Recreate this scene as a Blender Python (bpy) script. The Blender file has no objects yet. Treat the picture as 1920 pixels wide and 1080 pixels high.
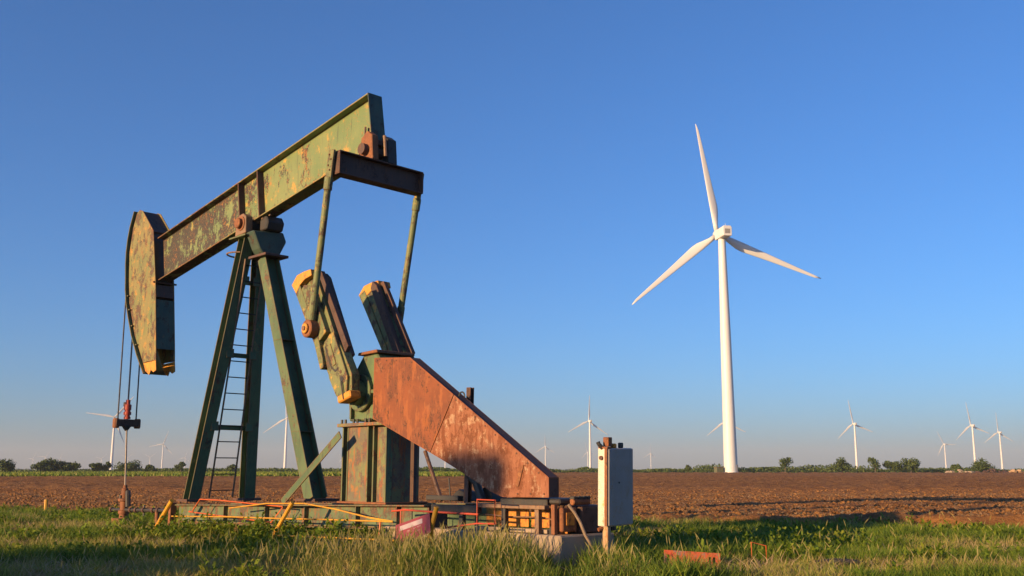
import bpy, math, random
import numpy as np
from mathutils import Vector, Matrix

random.seed(7)
RNG = np.random.default_rng(11)
SC = bpy.context.scene
COL = SC.collection
R = math.radians

# ------------------------------------------------------------------ camera, sky, sun
CAM_Z = 1.2
TILT = math.atan(346 / (35 / 36 * 1920))
cd = bpy.data.cameras.new('camera'); cam = bpy.data.objects.new('camera', cd); COL.objects.link(cam)
cd.lens = 35; cd.sensor_width = 36; cd.clip_start = 0.1; cd.clip_end = 30000
cam.location = (0, 0, CAM_Z); cam.rotation_euler = (math.pi / 2 + TILT, 0, 0)
SC.camera = cam

SUN_EL = R(10.5)
SUN_AZ = R(-129.5)                       # compass style: clockwise from +Y, so behind and to the left of the camera
sun_dir = Vector((math.sin(SUN_AZ) * math.cos(SUN_EL), math.cos(SUN_AZ) * math.cos(SUN_EL), math.sin(SUN_EL)))
W_ = bpy.data.worlds.new('World'); SC.world = W_; W_.use_nodes = True
nt = W_.node_tree
bg = nt.nodes['Background']
sky = nt.nodes.new('ShaderNodeTexSky'); sky.sky_type = 'NISHITA'; sky.sun_disc = False
sky.sun_elevation = SUN_EL; sky.sun_rotation = SUN_AZ
sky.altitude = 300; sky.air_density = 1.0; sky.dust_density = 1.1; sky.ozone_density = 7.0
nt.links.new(sky.outputs[0], bg.inputs[0]); bg.inputs[1].default_value = 0.096
sl = bpy.data.lights.new('sun', 'SUN'); so = bpy.data.objects.new('sun', sl); COL.objects.link(so)
sl.energy = 4.3; sl.angle = R(0.53); sl.color = (1.0, 0.63, 0.29)
so.rotation_euler = sun_dir.to_track_quat('Z', 'Y').to_euler()
vs = SC.view_settings
vs.view_transform = 'Standard'; vs.look = 'None'; vs.gamma = 1.0; vs.use_curve_mapping = False
vs.exposure = 1.15
SC.render.engine = 'CYCLES'
SC.cycles.max_bounces = 6; SC.cycles.volume_bounces = 0; SC.cycles.transparent_max_bounces = 4
SC.cycles.use_denoising = True

# ------------------------------------------------------------------ node helpers
def new_mat(name):
    m = bpy.data.materials.new(name); m.use_nodes = True
    return m, m.node_tree, m.node_tree.nodes['Principled BSDF']
def nd(t, typ, **kw):
    n = t.nodes.new(typ)
    for k, v in kw.items(): setattr(n, k, v)
    return n
def noise(t, co, scale, detail=6, rough=0.6, stretch=None, dist=0.0, off=0.0):
    mp = nd(t, 'ShaderNodeMapping'); t.links.new(co, mp.inputs[0])
    mp.inputs['Location'].default_value = (off, off * 1.7, off * .6)
    if stretch: mp.inputs['Scale'].default_value = stretch
    n = nd(t, 'ShaderNodeTexNoise'); t.links.new(mp.outputs[0], n.inputs['Vector'])
    n.inputs['Scale'].default_value = scale; n.inputs['Detail'].default_value = detail
    n.inputs['Roughness'].default_value = rough; n.inputs['Distortion'].default_value = dist
    return n.outputs[0]
def ramp(t, fac, a, b):
    n = nd(t, 'ShaderNodeMapRange'); n.interpolation_type = 'SMOOTHSTEP'
    t.links.new(fac, n.inputs[0]); n.inputs[1].default_value = a; n.inputs[2].default_value = b
    return n.outputs[0]
def math_(t, op, a, b=None):
    n = nd(t, 'ShaderNodeMath', operation=op)
    for i, v in enumerate((a, b)):
        if v is None: continue
        if isinstance(v, (int, float)): n.inputs[i].default_value = v
        else: t.links.new(v, n.inputs[i])
    return n.outputs[0]
def mix(t, fac, a, b):
    n = nd(t, 'ShaderNodeMix', data_type='RGBA')
    for i, v in ((0, fac), (6, a), (7, b)):
        if isinstance(v, (tuple, list)): n.inputs[i].default_value = (*v, 1)
        elif isinstance(v, (int, float)): n.inputs[i].default_value = v
        else: t.links.new(v, n.inputs[i])
    return n.outputs[2]
def bump(t, p, h, strength, dist=0.02):
    n = nd(t, 'ShaderNodeBump'); n.inputs['Strength'].default_value = strength
    n.inputs['Distance'].default_value = dist
    t.links.new(h, n.inputs['Height']); t.links.new(n.outputs[0], p.inputs['Normal'])

def worn_paint(name, c1, c2, ochre, bare, rust, worn=.5, och=.6, rst=.62, scale=1.0, rough=.62, bias=None, off=0.0, edge=0.0):
    """old paint: two tones, ochre undercoat patches, bare dark steel where it has flaked, rust streaks running down"""
    m, t, p = new_mat(name)
    co = nd(t, 'ShaderNodeTexCoord').outputs['Object']
    n1 = noise(t, co, 1.7 * scale, 12, .76, (1.25, 1.25, .8), off=off)
    n2 = noise(t, co, 1.1 * scale, 7, .6, off=off + 5)
    n3 = noise(t, co, 3.2 * scale, 8, .7, (1.6, 1.6, .35), off=off + 9)
    n4 = noise(t, co, 14 * scale, 6, .7, off=off + 2)
    n5 = noise(t, co, 2.4 * scale, 8, .7, off=off + 13)
    c = mix(t, ramp(t, n2, .35, .65), c1, c2)
    c = mix(t, math_(t, 'MULTIPLY', ramp(t, n5, och, och + .09), .85), c, ochre)
    w = n1
    if bias:
        sx = nd(t, 'ShaderNodeSeparateXYZ'); t.links.new(co, sx.inputs[0])
        f = ramp(t, sx.outputs[0], bias[0], bias[1])
        w = math_(t, 'ADD', w, math_(t, 'MULTIPLY', math_(t, 'SUBTRACT', .5, f), bias[2]))
    w = math_(t, 'ADD', w, math_(t, 'MULTIPLY', math_(t, 'SUBTRACT', n4, .5), .18))
    c = mix(t, ramp(t, w, worn, worn + .06), c, bare)
    r = math_(t, 'ADD', n3, math_(t, 'MULTIPLY', math_(t, 'SUBTRACT', n4, .5), .25))
    c = mix(t, math_(t, 'MULTIPLY', ramp(t, r, rst, rst + .08), .9), c, rust)
    c = mix(t, math_(t, 'MULTIPLY', ramp(t, n4, .60, .72), .35), c, (.03, .025, .02))
    n6 = noise(t, co, 34 * scale, 4, .75, (1, 1, .7), off=off + 4)                    # small chips, thickest where the paint is already thin
    ch = ramp(t, math_(t, 'ADD', n6, math_(t, 'MULTIPLY', math_(t, 'SUBTRACT', n1, .5), .9)), .60, .66)
    c = mix(t, math_(t, 'MULTIPLY', ch, .75), c, rust)
    n7 = noise(t, co, 7 * scale, 5, .6, (1.8, 1.8, .10), off=off + 6)                 # thin runs down the face
    c = mix(t, math_(t, 'MULTIPLY', ramp(t, n7, .56, .68), .45), c, bare)
    if edge:                                                                       # paint worn off along the edges of the steel
        bv = nd(t, 'ShaderNodeBevel'); bv.samples = 4; bv.inputs['Radius'].default_value = edge
        ge = nd(t, 'ShaderNodeNewGeometry'); dp = nd(t, 'ShaderNodeVectorMath', operation='DOT_PRODUCT')
        t.links.new(bv.outputs[0], dp.inputs[0]); t.links.new(ge.outputs['Normal'], dp.inputs[1])
        ed = math_(t, 'SUBTRACT', 1.0, ramp(t, math_(t, 'ADD', dp.outputs['Value'], math_(t, 'MULTIPLY', math_(t, 'SUBTRACT', n4, .5), .5)), .80, .97))
        c = mix(t, math_(t, 'MULTIPLY', ed, .85), c, rust)
    t.links.new(c, p.inputs['Base Color'])
    t.links.new(math_(t, 'ADD', math_(t, 'MULTIPLY', ramp(t, w, worn, worn + .06), .15), rough), p.inputs['Roughness'])
    bump(t, p, math_(t, 'ADD', math_(t, 'MULTIPLY', n4, .6), w), .35, .006)
    return m

GREEN1, GREEN2 = (.115, .168, .064), (.165, .20, .075)
OCH = (.42, .235, .04); BARE = (.036, .032, .028); RUST = (.20, .07, .024)
M = {}
M['beam_green'] = worn_paint('beam_green', GREEN1, GREEN2, OCH, BARE, (.38, .15, .03), worn=.49, och=.545, rst=.64, scale=1.15, bias=(1.5, 8.5, .15), edge=.035)
M['leg_green'] = worn_paint('leg_green', (.052, .095, .046), (.082, .13, .058), (.20, .16, .06), (.035, .038, .030), RUST, worn=.565, och=.60, rst=.66, scale=1.6, off=3, edge=.035)  # greens kept darker to deepen the shade on the unlit leg faces
M['head_paint'] = worn_paint('head_paint', (.13, .155, .055), (.20, .165, .055), (.38, .19, .035), (.06, .05, .038), (.24, .085, .022), worn=.50, och=.53, rst=.57, scale=1.9, off=7, edge=.035)
M['crank_green'] = worn_paint('crank_green', (.095, .135, .055), (.15, .165, .062), OCH, (.045, .042, .032), RUST, worn=.505, och=.56, rst=.58, scale=2.6, off=11, edge=.035)
M['gear_green'] = worn_paint('gear_green', (.06, .105, .056), (.095, .15, .06), (.2, .16, .06), (.035, .035, .028), RUST, worn=.54, och=.62, rst=.60, scale=2.2, off=4, edge=.02)  # darker green, with the crank's shadow on the gear housing put into it
M['pedestal'] = worn_paint('pedestal', (.115, .098, .066), (.14, .165, .065), (.28, .12, .03), (.095, .07, .058), (.28, .09, .025), worn=.49, och=.56, rst=.53, scale=2.2, off=15, edge=.035)
M['yellow_tip'] = worn_paint('yellow_tip', (.56, .26, .03), (.50, .22, .03), (.58, .32, .06), (.20, .09, .03), (.27, .09, .02), worn=.55, och=.58, rst=.57, scale=5, off=2, edge=.02)
M['rust_plate'] = worn_paint('rust_plate', (.20, .052, .013), (.125, .034, .011), (.22, .080, .030), (.06, .026, .017), (.25, .074, .018), worn=.525, och=.55, rst=.53, scale=1.8, rough=.7, off=8, edge=.035)
M['pink_rust'] = worn_paint('pink_rust', (.255, .095, .043), (.205, .068, .027), (.35, .22, .13), (.13, .042, .015), (.15, .042, .013), worn=.505, och=.525, rst=.515, scale=3.0, rough=.7, off=21, edge=.035)
M['dark_rust'] = worn_paint('dark_rust', (.058, .034, .030), (.075, .042, .032), (.13, .06, .03), (.028, .022, .024), (.15, .055, .022), worn=.53, och=.62, rst=.58, scale=2.4, rough=.7, off=6, edge=.035)
M['rust'] = worn_paint('rust', (.205, .074, .026), (.16, .056, .022), (.29, .13, .045), (.066, .038, .028), (.27, .09, .026), worn=.54, och=.56, rst=.56, scale=5, rough=.75, off=1)
M['dark_steel'] = worn_paint('dark_steel', (.022, .023, .024), (.033, .03, .027), (.06, .04, .025), (.014, .014, .016), (.09, .04, .02), worn=.56, och=.64, rst=.62, scale=4, rough=.6, off=12)
M['skid_green'] = worn_paint('skid_green', (.10, .15, .075), (.075, .11, .06), (.22, .16, .06), (.065, .056, .042), RUST, worn=.50, och=.58, rst=.53, scale=2.4, off=17, edge=.035)
M['orange_panel'] = worn_paint('orange_panel', (.46, .165, .016), (.50, .21, .022), (.46, .25, .04), (.13, .05, .02), (.23, .07, .016), worn=.53, och=.54, rst=.56, scale=3.5, off=18)
M['weld_rail'] = worn_paint('weld_rail', (.20, .125, .075), (.16, .095, .06), (.26, .14, .06), (.075, .05, .036), RUST, worn=.54, och=.56, rst=.55, scale=5, off=19)
M['red_clamp'] = worn_paint('red_clamp', (.36, .045, .024), (.30, .04, .024), (.33, .14, .07), (.08, .026, .02), (.2, .06, .02), worn=.58, och=.62, rst=.57, scale=8, off=20)
M['yellow_pipe'] = worn_paint('yellow_pipe', (.50, .27, .016), (.44, .22, .016), (.7, .4, .04), (.32, .15, .02), (.28, .09, .02), worn=.60, och=.57, rst=.60, scale=6, rough=.5, off=22)
M['orange_pipe'] = worn_paint('orange_pipe', (.48, .10, .015), (.40, .08, .014), (.6, .2, .025), (.22, .066, .02), (.25, .07, .02), worn=.60, och=.58, rst=.60, scale=6, rough=.5, off=23)
M['red_pipe'] = worn_paint('red_pipe', (.42, .055, .026), (.38, .066, .026), (.45, .14, .05), (.14, .04, .026), (.25, .07, .026), worn=.60, och=.64, rst=.60, scale=6, rough=.5, off=24)
M['orange_beam'] = worn_paint('orange_beam', (.38, .062, .014), (.33, .07, .018), (.30, .12, .05), (.15, .13, .11), (.17, .045, .014), worn=.52, och=.57, rst=.55, scale=5, off=25)
M['box_white'] = worn_paint('box_white', (.60, .53, .44), (.54, .49, .41), (.56, .34, .11), (.36, .31, .25), (.42, .18, .036), worn=.66, och=.585, rst=.575, scale=3, rough=.5, off=26)
M['box_grey'] = worn_paint('box_grey', (.24, .235, .235), (.21, .21, .21), (.33, .30, .25), (.16, .16, .16), (.22, .15, .08), worn=.72, och=.72, rst=.70, scale=3, rough=.45, off=27)
M['wood_post'] = worn_paint('wood_post', (.40, .27, .15), (.34, .22, .12), (.42, .27, .13), (.15, .09, .05), (.32, .14, .045), worn=.58, och=.57, rst=.56, scale=6, rough=.8, off=28)
M['cable'] = worn_paint('cable', (.045, .035, .035), (.036, .032, .035), (.07, .05, .04), (.02, .02, .02), (.1, .05, .03), scale=6, off=30)
M['polished'] = worn_paint('polished', (.22, .17, .13), (.17, .13, .11), (.2, .14, .08), (.07, .055, .05), (.14, .07, .035), worn=.55, scale=6, rough=.35, off=31)
M['hose'] = worn_paint('hose', (.27, .20, .14), (.22, .16, .11), (.27, .2, .14), (.14, .1, .07), (.22, .14, .08), worn=.64, scale=9, off=32)
M['shaded_green'] = worn_paint('shaded_green', (.03, .06, .05), (.05, .085, .06), (.1, .09, .04), (.02, .025, .022), (.13, .05, .02), worn=.54, och=.62, rst=.60, scale=3, off=33)  # green paint darkened: the shade on rear-facing parts is put into the colour

def concrete():
    m, t, p = new_mat('concrete')
    co = nd(t, 'ShaderNodeTexCoord').outputs['Object']
    a = noise(t, co, 2, 8, .65); b = noise(t, co, 18, 6, .7); s = noise(t, co, 4, 6, .6, (2, 2, .3))
    c = mix(t, ramp(t, a, .3, .7), (.34, .26, .185), (.27, .21, .15))
    c = mix(t, math_(t, 'MULTIPLY', ramp(t, s, .52, .68), .6), c, (.24, .18, .13))
    c = mix(t, math_(t, 'MULTIPLY', ramp(t, b, .6, .7), .5), c, (.17, .14, .11))
    t.links.new(c, p.inputs['Base Color']); p.inputs['Roughness'].default_value = .9
    bump(t, p, b, .5, .01); return m
M['concrete'] = concrete()

def turbine_white():
    m, t, p = new_mat('turbine_white')
    co = nd(t, 'ShaderNodeTexCoord').outputs['Object']
    a = noise(t, co, .25, 6, .6, (1, 1, .15)); b = noise(t, co, .9, 4, .6)
    c = mix(t, ramp(t, a, .3, .75), (.62, .62, .62), (.54, .54, .535))
    c = mix(t, math_(t, 'MULTIPLY', ramp(t, b, .6, .75), .12), c, (.5, .47, .43))
    t.links.new(c, p.inputs['Base Color']); p.inputs['Roughness'].default_value = .45
    return m
M['turbine'] = turbine_white()

def plant_mat(name, cols, trans=.35, rough=.6):
    """colour picked per blade/leaf by the 'tint' attribute"""
    m, t, p = new_mat(name)
    at = nd(t, 'ShaderNodeAttribute', attribute_name='tint')
    cr = nd(t, 'ShaderNodeValToRGB'); t.links.new(at.outputs['Fac'], cr.inputs[0])
    e = cr.color_ramp.elements
    e[0].position, e[0].color = 0, (*cols[0], 1)
    e[1].position, e[1].color = 1, (*cols[-1], 1)
    for i, c in enumerate(cols[1:-1]):
        x = e.new((i + 1) / (len(cols) - 1)); x.color = (*c, 1)
    t.links.new(cr.outputs[0], p.inputs['Base Color']); p.inputs['Roughness'].default_value = rough
    p.inputs['Specular IOR Level'].default_value = .25
    tr = nd(t, 'ShaderNodeBsdfTranslucent'); t.links.new(cr.outputs[0], tr.inputs[0])
    mx = nd(t, 'ShaderNodeMixShader'); mx.inputs[0].default_value = trans
    t.links.new(p.outputs[0], mx.inputs[1]); t.links.new(tr.outputs[0], mx.inputs[2])
    t.links.new(mx.outputs[0], t.nodes['Material Output'].inputs[0])
    return m
M['grass'] = plant_mat('grass_blades', [(.06, .115, .012), (.11, .18, .018), (.175, .23, .026), (.26, .27, .05), (.38, .30, .11)])
M['seed'] = plant_mat('seed_heads', [(.14, .19, .025), (.24, .27, .05), (.34, .31, .095), (.42, .35, .15)])
M['weed'] = plant_mat('weed_leaves', [(.07, .125, .012), (.12, .19, .016), (.18, .235, .022), (.26, .27, .035)])
M['dry'] = plant_mat('dry_blades', [(.24, .17, .08), (.36, .26, .13), (.46, .34, .19), (.5, .38, .24)])
M['tree_leaf'] = plant_mat('tree_leaf', [(.03, .052, .014), (.05, .08, .018), (.08, .115, .025), (.12, .15, .04)], .2)
def bark():
    m, t, p = new_mat('bark'); co = nd(t, 'ShaderNodeTexCoord').outputs['Object']
    a = noise(t, co, 3, 6, .7, (1, 1, .25))
    t.links.new(mix(t, a, (.05, .04, .03), (.13, .10, .075)), p.inputs['Base Color']); p.inputs['Roughness'].default_value = .9
    bump(t, p, a, .6, .03); return m
M['bark'] = bark()

def ground_mat():
    m, t, p = new_mat('ground_soil')
    co = nd(t, 'ShaderNodeTexCoord').outputs['Object']
    a = noise(t, co, .35, 6, .6); b = noise(t, co, 6, 8, .7)
    c = mix(t, ramp(t, a, .35, .65), (.075, .075, .028), (.16, .115, .06))
    c = mix(t, ramp(t, b, .4, .7), c, (.06, .045, .025))
    t.links.new(c, p.inputs['Base Color']); p.inputs['Roughness'].default_value = .95
    bump(t, p, b, .8, .04); return m
M['ground'] = ground_mat()
def field_mat():
    m, t, p = new_mat('ploughed_soil')
    co = nd(t, 'ShaderNodeTexCoord').outputs['Object']
    big = noise(t, co, .11, 7, .62, (.35, 1, 1)); a = noise(t, co, 1.3, 8, .7); b = noise(t, co, 9, 8, .75)
    st = noise(t, co, 5, 7, .7, (.7, 2.2, 1), off=3)
    c = mix(t, ramp(t, big, .35, .65), (.34, .158, .052), (.41, .21, .078))
    c = mix(t, ramp(t, a, .35, .7), c, (.17, .078, .036))
    c = mix(t, ramp(t, b, .54, .72), c, (.42, .225, .11))
    c = mix(t, math_(t, 'MULTIPLY', ramp(t, st, .60, .68), .7), c, (.50, .34, .18))
    t.links.new(c, p.inputs['Base Color']); p.inputs['Roughness'].default_value = .97
    p.inputs['Specular IOR Level'].default_value = .1
    bump(t, p, math_(t, 'ADD', a, math_(t, 'MULTIPLY', b, .5)), 1.0, .30); return m
M['field'] = field_mat()
def verge_mat():
    m, t, p = new_mat('verge_grass')
    co = nd(t, 'ShaderNodeTexCoord').outputs['Object']
    a = noise(t, co, .05, 5, .6, (1, .3, 1)); b = noise(t, co, .8, 7, .7)
    c = mix(t, ramp(t, a, .38, .62), (.12, .155, .035), (.26, .21, .09))
    c = mix(t, math_(t, 'MULTIPLY', ramp(t, b, .45, .7), .5), c, (.075, .095, .025))
    t.links.new(c, p.inputs['Base Color']); p.inputs['Roughness'].default_value = .95
    bump(t, p, b, 1, .3); return m
M['verge'] = verge_mat()

# ------------------------------------------------------------------ object helpers
def tag(o, label=None, cat=None, group=None, kind=None):
    if label: o['label'] = label
    if cat: o['category'] = cat
    if group: o['group'] = group
    if kind: o['kind'] = kind
    return o
def empty(name, loc=(0, 0, 0), rz=0.0, label=None, cat=None, group=None):
    o = bpy.data.objects.new(name, None); COL.objects.link(o)
    o.empty_display_size = .3
    o.location = loc; o.rotation_euler = (0, 0, rz)
    return tag(o, label, cat, group)

class MB:
    def __init__(s): s.v = []; s.f = []
    def add(s, vs, fs):
        o = len(s.v); s.v += [tuple(v) for v in vs]; s.f += [tuple(i + o for i in f) for f in fs]; return s
    def box(s, a, b, mat=None):
        x0, y0, z0 = a; x1, y1, z1 = b
        v = [Vector(p) for p in ((x0,y0,z0),(x1,y0,z0),(x1,y1,z0),(x0,y1,z0),(x0,y0,z1),(x1,y0,z1),(x1,y1,z1),(x0,y1,z1))]
        if mat: v = [mat @ p for p in v]
        return s.add(v, [(3,2,1,0),(4,5,6,7),(0,1,5,4),(1,2,6,5),(2,3,7,6),(3,0,4,7)])
    def bar(s, p0, p1, n, wn, ww, c0=0, c1=0):
        """box from p0 to p1; wn = size along direction n, ww = size across"""
        p0, p1 = Vector(p0), Vector(p1); a = (p1 - p0).normalized()
        n = Vector(n); n = (n - a * n.dot(a)).normalized(); w = a.cross(n)
        v = []
        for p in (p0, p1):
            for (i, j) in ((-1,-1),(1,-1),(1,1),(-1,1)): v.append(p + n * (i * wn / 2 + c0) + w * (j * ww / 2 + c1))
        return s.add(v, [(3,2,1,0),(4,5,6,7),(0,1,5,4),(1,2,6,5),(2,3,7,6),(3,0,4,7)])
    def ibeam(s, p0, p1, n, depth, width, tf=.018, tw=.016):
        s.bar(p0, p1, n, tf, width, depth / 2 - tf / 2)
        s.bar(p0, p1, n, tf, width, -depth / 2 + tf / 2)
        return s.bar(p0, p1, n, depth - 2 * tf, tw)
    def tube(s, pts, r, n=10, caps=True, r1=None):
        pts = [Vector(p) for p in pts]; k = len(pts); o = []
        up = Vector((0, 0, 1)) if abs((pts[-1] - pts[0]).normalized().z) < .9 else Vector((1, 0, 0))
        for i, p in enumerate(pts):
            a = (pts[min(i + 1, k - 1)] - pts[max(i - 1, 0)]).normalized()
            u = a.cross(up).normalized(); w = u.cross(a)
            rr = r if r1 is None else r + (r1 - r) * i / (k - 1)
            for j in range(n):
                th = 2 * math.pi * j / n; o.append(p + u * (math.cos(th) * rr) + w * (math.sin(th) * rr))
        f = [(i*n+j, i*n+(j+1)%n, (i+1)*n+(j+1)%n, (i+1)*n+j) for i in range(k-1) for j in range(n)]
        if caps: f += [tuple(range(n-1, -1, -1)), tuple(range((k-1)*n, k*n))]
        return s.add(o, f)
    def lathe(s, c, prof, n=14):
        """profile (radius, z) turned round the vertical through c"""
        o = []
        for (r, z) in prof:
            for j in range(n):
                th = 2 * math.pi * j / n; o.append((c[0] + r * math.cos(th), c[1] + r * math.sin(th), c[2] + z))
        k = len(prof)
        f = [(i*n+j, i*n+(j+1)%n, (i+1)*n+(j+1)%n, (i+1)*n+j) for i in range(k-1) for j in range(n)]
        f += [tuple(range(n-1, -1, -1)), tuple(range((k-1)*n, k*n))]
        return s.add(o, f)
    def prism(s, poly, t0, t1):
        """outline in the s-z plane pushed from t0 to t1"""
        n = len(poly); area = sum(poly[i][0]*poly[(i+1)%n][1]-poly[(i+1)%n][0]*poly[i][1] for i in range(n))
        if area < 0: poly = poly[::-1]
        v = [(p[0], t0, p[1]) for p in poly] + [(p[0], t1, p[1]) for p in poly]
        f = [tuple(range(n)), tuple(range(2*n-1, n-1, -1))] + [(i, n+i, n+(i+1)%n, (i+1)%n) for i in range(n)]
        return s.add(v, f)
    def ribbon(s, pts, t0, t1, th):
        """plate of thickness th following a curve in the s-z plane, spanning t0..t1"""
        n = len(pts); inner = []
        for i in range(n):
            a = Vector(pts[min(i+1, n-1)]) - Vector(pts[max(i-1, 0)]); a.normalize()
            inner.append((pts[i][0] - a.y * th, pts[i][1] + a.x * th))
        for i in range(n-1):
            s.prism([pts[i], pts[i+1], inner[i+1], inner[i]], t0, t1)
        return s
    def build(s, name, mat, parent=None, bevel=0, smooth=False, kind=None, label=None):
        me = bpy.data.meshes.new(name); me.from_pydata(s.v, [], s.f); me.update()
        me.materials.append(M[mat] if isinstance(mat, str) else mat)
        o = bpy.data.objects.new(name, me); COL.objects.link(o)
        if parent: o.parent = parent
        if smooth:
            for p in me.polygons: p.use_smooth = True
            me.set_sharp_from_angle(angle=R(40))
        if bevel:
            b = o.modifiers.new('bevel', 'BEVEL'); b.width = bevel; b.segments = 1; b.limit_method = 'ANGLE'; b.angle_limit = R(50)
        return tag(o, label=label, kind=kind)

def np_mesh(name, verts, faces, mat, tint=None, kind=None, parent=None, smooth=False):
    """fast mesh from numpy arrays: verts (n,3), faces list of (m,k) index arrays"""
    me = bpy.data.meshes.new(name)
    me.vertices.add(len(verts)); me.vertices.foreach_set('co', np.asarray(verts, np.float32).ravel())
    idx = np.concatenate([f.ravel() for f in faces]).astype(np.int32)
    tot = np.concatenate([np.full(len(f), f.shape[1], np.int32) for f in faces])
    st = np.concatenate([[0], np.cumsum(tot)[:-1]]).astype(np.int32)
    me.loops.add(len(idx)); me.loops.foreach_set('vertex_index', idx)
    me.polygons.add(len(tot)); me.polygons.foreach_set('loop_start', st)
    if smooth: me.polygons.foreach_set('use_smooth', np.ones(len(tot), bool))
    me.update(calc_edges=True)
    if tint is not None:
        a = me.attributes.new('tint', 'FLOAT', 'POINT'); a.data.foreach_set('value', np.asarray(tint, np.float32))
    me.materials.append(M[mat])
    o = bpy.data.objects.new(name, me); COL.objects.link(o)
    if parent: o.parent = parent
    return tag(o, kind=kind)

def vnoise(x, y, seed=0):
    xi = np.floor(x).astype(np.int64); yi = np.floor(y).astype(np.int64)
    fx = x - xi; fy = y - yi; fx = fx*fx*(3-2*fx); fy = fy*fy*(3-2*fy)
    def h(a, b):
        n = (a * 374761393 + b * 668265263 + seed * 974634721) & 0x7fffffff
        n = ((n ^ (n >> 13)) * 1274126177) & 0x7fffffff
        return ((n ^ (n >> 16)) & 0xffff) / 65535.0
    return (h(xi, yi)*(1-fx)+h(xi+1, yi)*fx)*(1-fy)+(h(xi, yi+1)*(1-fx)+h(xi+1, yi+1)*fx)*fy
def fbm(x, y, o=4, seed=0):
    s = 0; a = .5; t = 0
    for i in range(o): s = s + a * vnoise(x, y, seed + i); t += a; a *= .5; x = x * 2.03; y = y * 2.03
    return s / t

# ------------------------------------------------------------------ terrain
RISE0, RISE1, RISEZ = 60.0, 330.0, 1.12
def tz(y): return np.clip((np.asarray(y, float) - RISE0) / (RISE1 - RISE0), 0, 1) * RISEZ
def border(x):                       # where the rough grass ends and the ploughed field begins
    x = np.asarray(x, float)
    return np.clip(25.2 - .40 * x, 19.5, 40) + (fbm(x * .35 + 9, x * 0 + 3.3, 3, 5) - .5) * 3.0

rows = [-400, 0, RISE0, RISE1, 1500, 7900]
gv = []; gf = []
for y in rows:
    for x in (-6000, -40, 40, 6000): gv.append((x, y, float(tz(y)) - .02))
for i in range(len(rows) - 1):
    for j in range(3): gf.append((i*4+j, i*4+j+1, i*4+j+5, i*4+j+4))
g = MB().add(gv, gf).build('ground', 'ground', kind='structure')

def field_far(x):                    # far edge: the left side ends sooner at a green verge
    return np.where(x < 0, 168 + 0 * x, 168 + np.clip((x + 18) / 40, 0, 1) * 120) 
def field_patch(xs, ys, amp, f1, seed):
    X, Y = np.meshgrid(xs, ys)
    c = fbm(X * f1, Y * f1, 4, seed); c2 = fbm(X * f1 * 2.7 + 4, Y * f1 * 2.7, 3, seed + 9)
    Z = tz(Y) + .05 + amp * ((c - .5) * 2.0 + np.abs(c2 - .5) * 1.7)
    Z += .035 * amp / .07 * np.sin((Y + .40 * X) * 2 * math.pi / 1.02 + 1.5 * (fbm(X * .2, Y * .2, 2, 3) - .5))
    b = border(X)
    d = Y - b
    ridge = np.exp(-((d - .9) / .55) ** 2) * .20 * np.clip((X - 2) / 6, .15, 1)
    Z = Z + ridge * (.6 + .8 * fbm(X * .8, Y * .8, 2, 31))
    Z = np.where(d < .35, -.10, Z)
    Z[0] = np.minimum(Z[0], tz(Y[0]) - .09)
    Z[-1] = np.minimum(Z[-1], tz(Y[-1]) - .09)
    return X, Y, Z
vs_, fs_ = [], []; off = 0
for xs, ys, amp, f1, seed in (
        (np.arange(-24, 24.01, .085), np.arange(17.5, 34.01, .085), .075, 2.6, 1),
        (np.arange(-46, 46.01, .17), np.arange(33.8, 72.01, .19), .085, 1.9, 1),
        (np.arange(-105, 105.01, .5), np.arange(71.6, 166.01, .5), .16, .8, 1),
        (np.arange(-10, 190.01, 1.6), np.arange(165.2, 292.01, 1.6), .30, .35, 1)):
    X, Y, Z = field_patch(xs, ys, amp, f1, seed)
    h, w = X.shape
    I = np.arange(h * w).reshape(h, w)
    q = np.stack([I[:-1, :-1], I[:-1, 1:], I[1:, 1:], I[1:, :-1]], -1).reshape(-1, 4)
    zc = Z.ravel()[q]; keep = (zc > -.088).any(1)
    q = q[keep]
    vs_.append(np.stack([X.ravel(), Y.ravel(), Z.ravel()], -1)); fs_.append(q + off); off += h * w
V = np.concatenate(vs_); F = np.concatenate(fs_)
used = np.unique(F); mp_ = np.zeros(len(V), np.int64); mp_[used] = np.arange(len(used))
np_mesh('ploughed_field', V[used], [mp_[F]], 'field', kind='structure', smooth=False)

# loose clods and straw lying on the field: nobody could count them
def clods(n):
    ic = np.array([(0,0,1),(.9,0,.2),(.28,.85,.2),(-.72,.53,.2),(-.72,-.53,.2),(.28,-.85,.2),(0,0,-.6)])
    tr = np.array([(0,1,2),(0,2,3),(0,3,4),(0,4,5),(0,5,1),(6,2,1),(6,3,2),(6,4,3),(6,5,4),(6,1,5)])
    y = 20 + 45 * RNG.random(n) ** 1.6; x = (RNG.random(n) * 2 - 1) * (.56 * y + 3)
    ok = y > border(x) + .5; x, y = x[ok], y[ok]; n = len(x)
    s = .03 + .075 * RNG.random(n) ** 2.2
    th = RNG.random(n) * 6.28; c, sn = np.cos(th), np.sin(th)
    v = ic[None] * s[:, None, None] * (1 + .5 * (RNG.random((n, 7, 3)) - .5))
    vx = v[..., 0] * c[:, None] - v[..., 1] * sn[:, None]; vy = v[..., 0] * sn[:, None] + v[..., 1] * c[:, None]
    P = np.stack([vx + x[:, None], vy + y[:, None], v[..., 2] * .8 + (.06 + tz(y) + .05 * RNG.random(n))[:, None]], -1).reshape(-1, 3)
    f = (tr[None] + (np.arange(n) * 7)[:, None, None]).reshape(-1, 3)
    np_mesh('soil_clods', P, [f], 'field', kind='stuff')
clods(26000)

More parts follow.
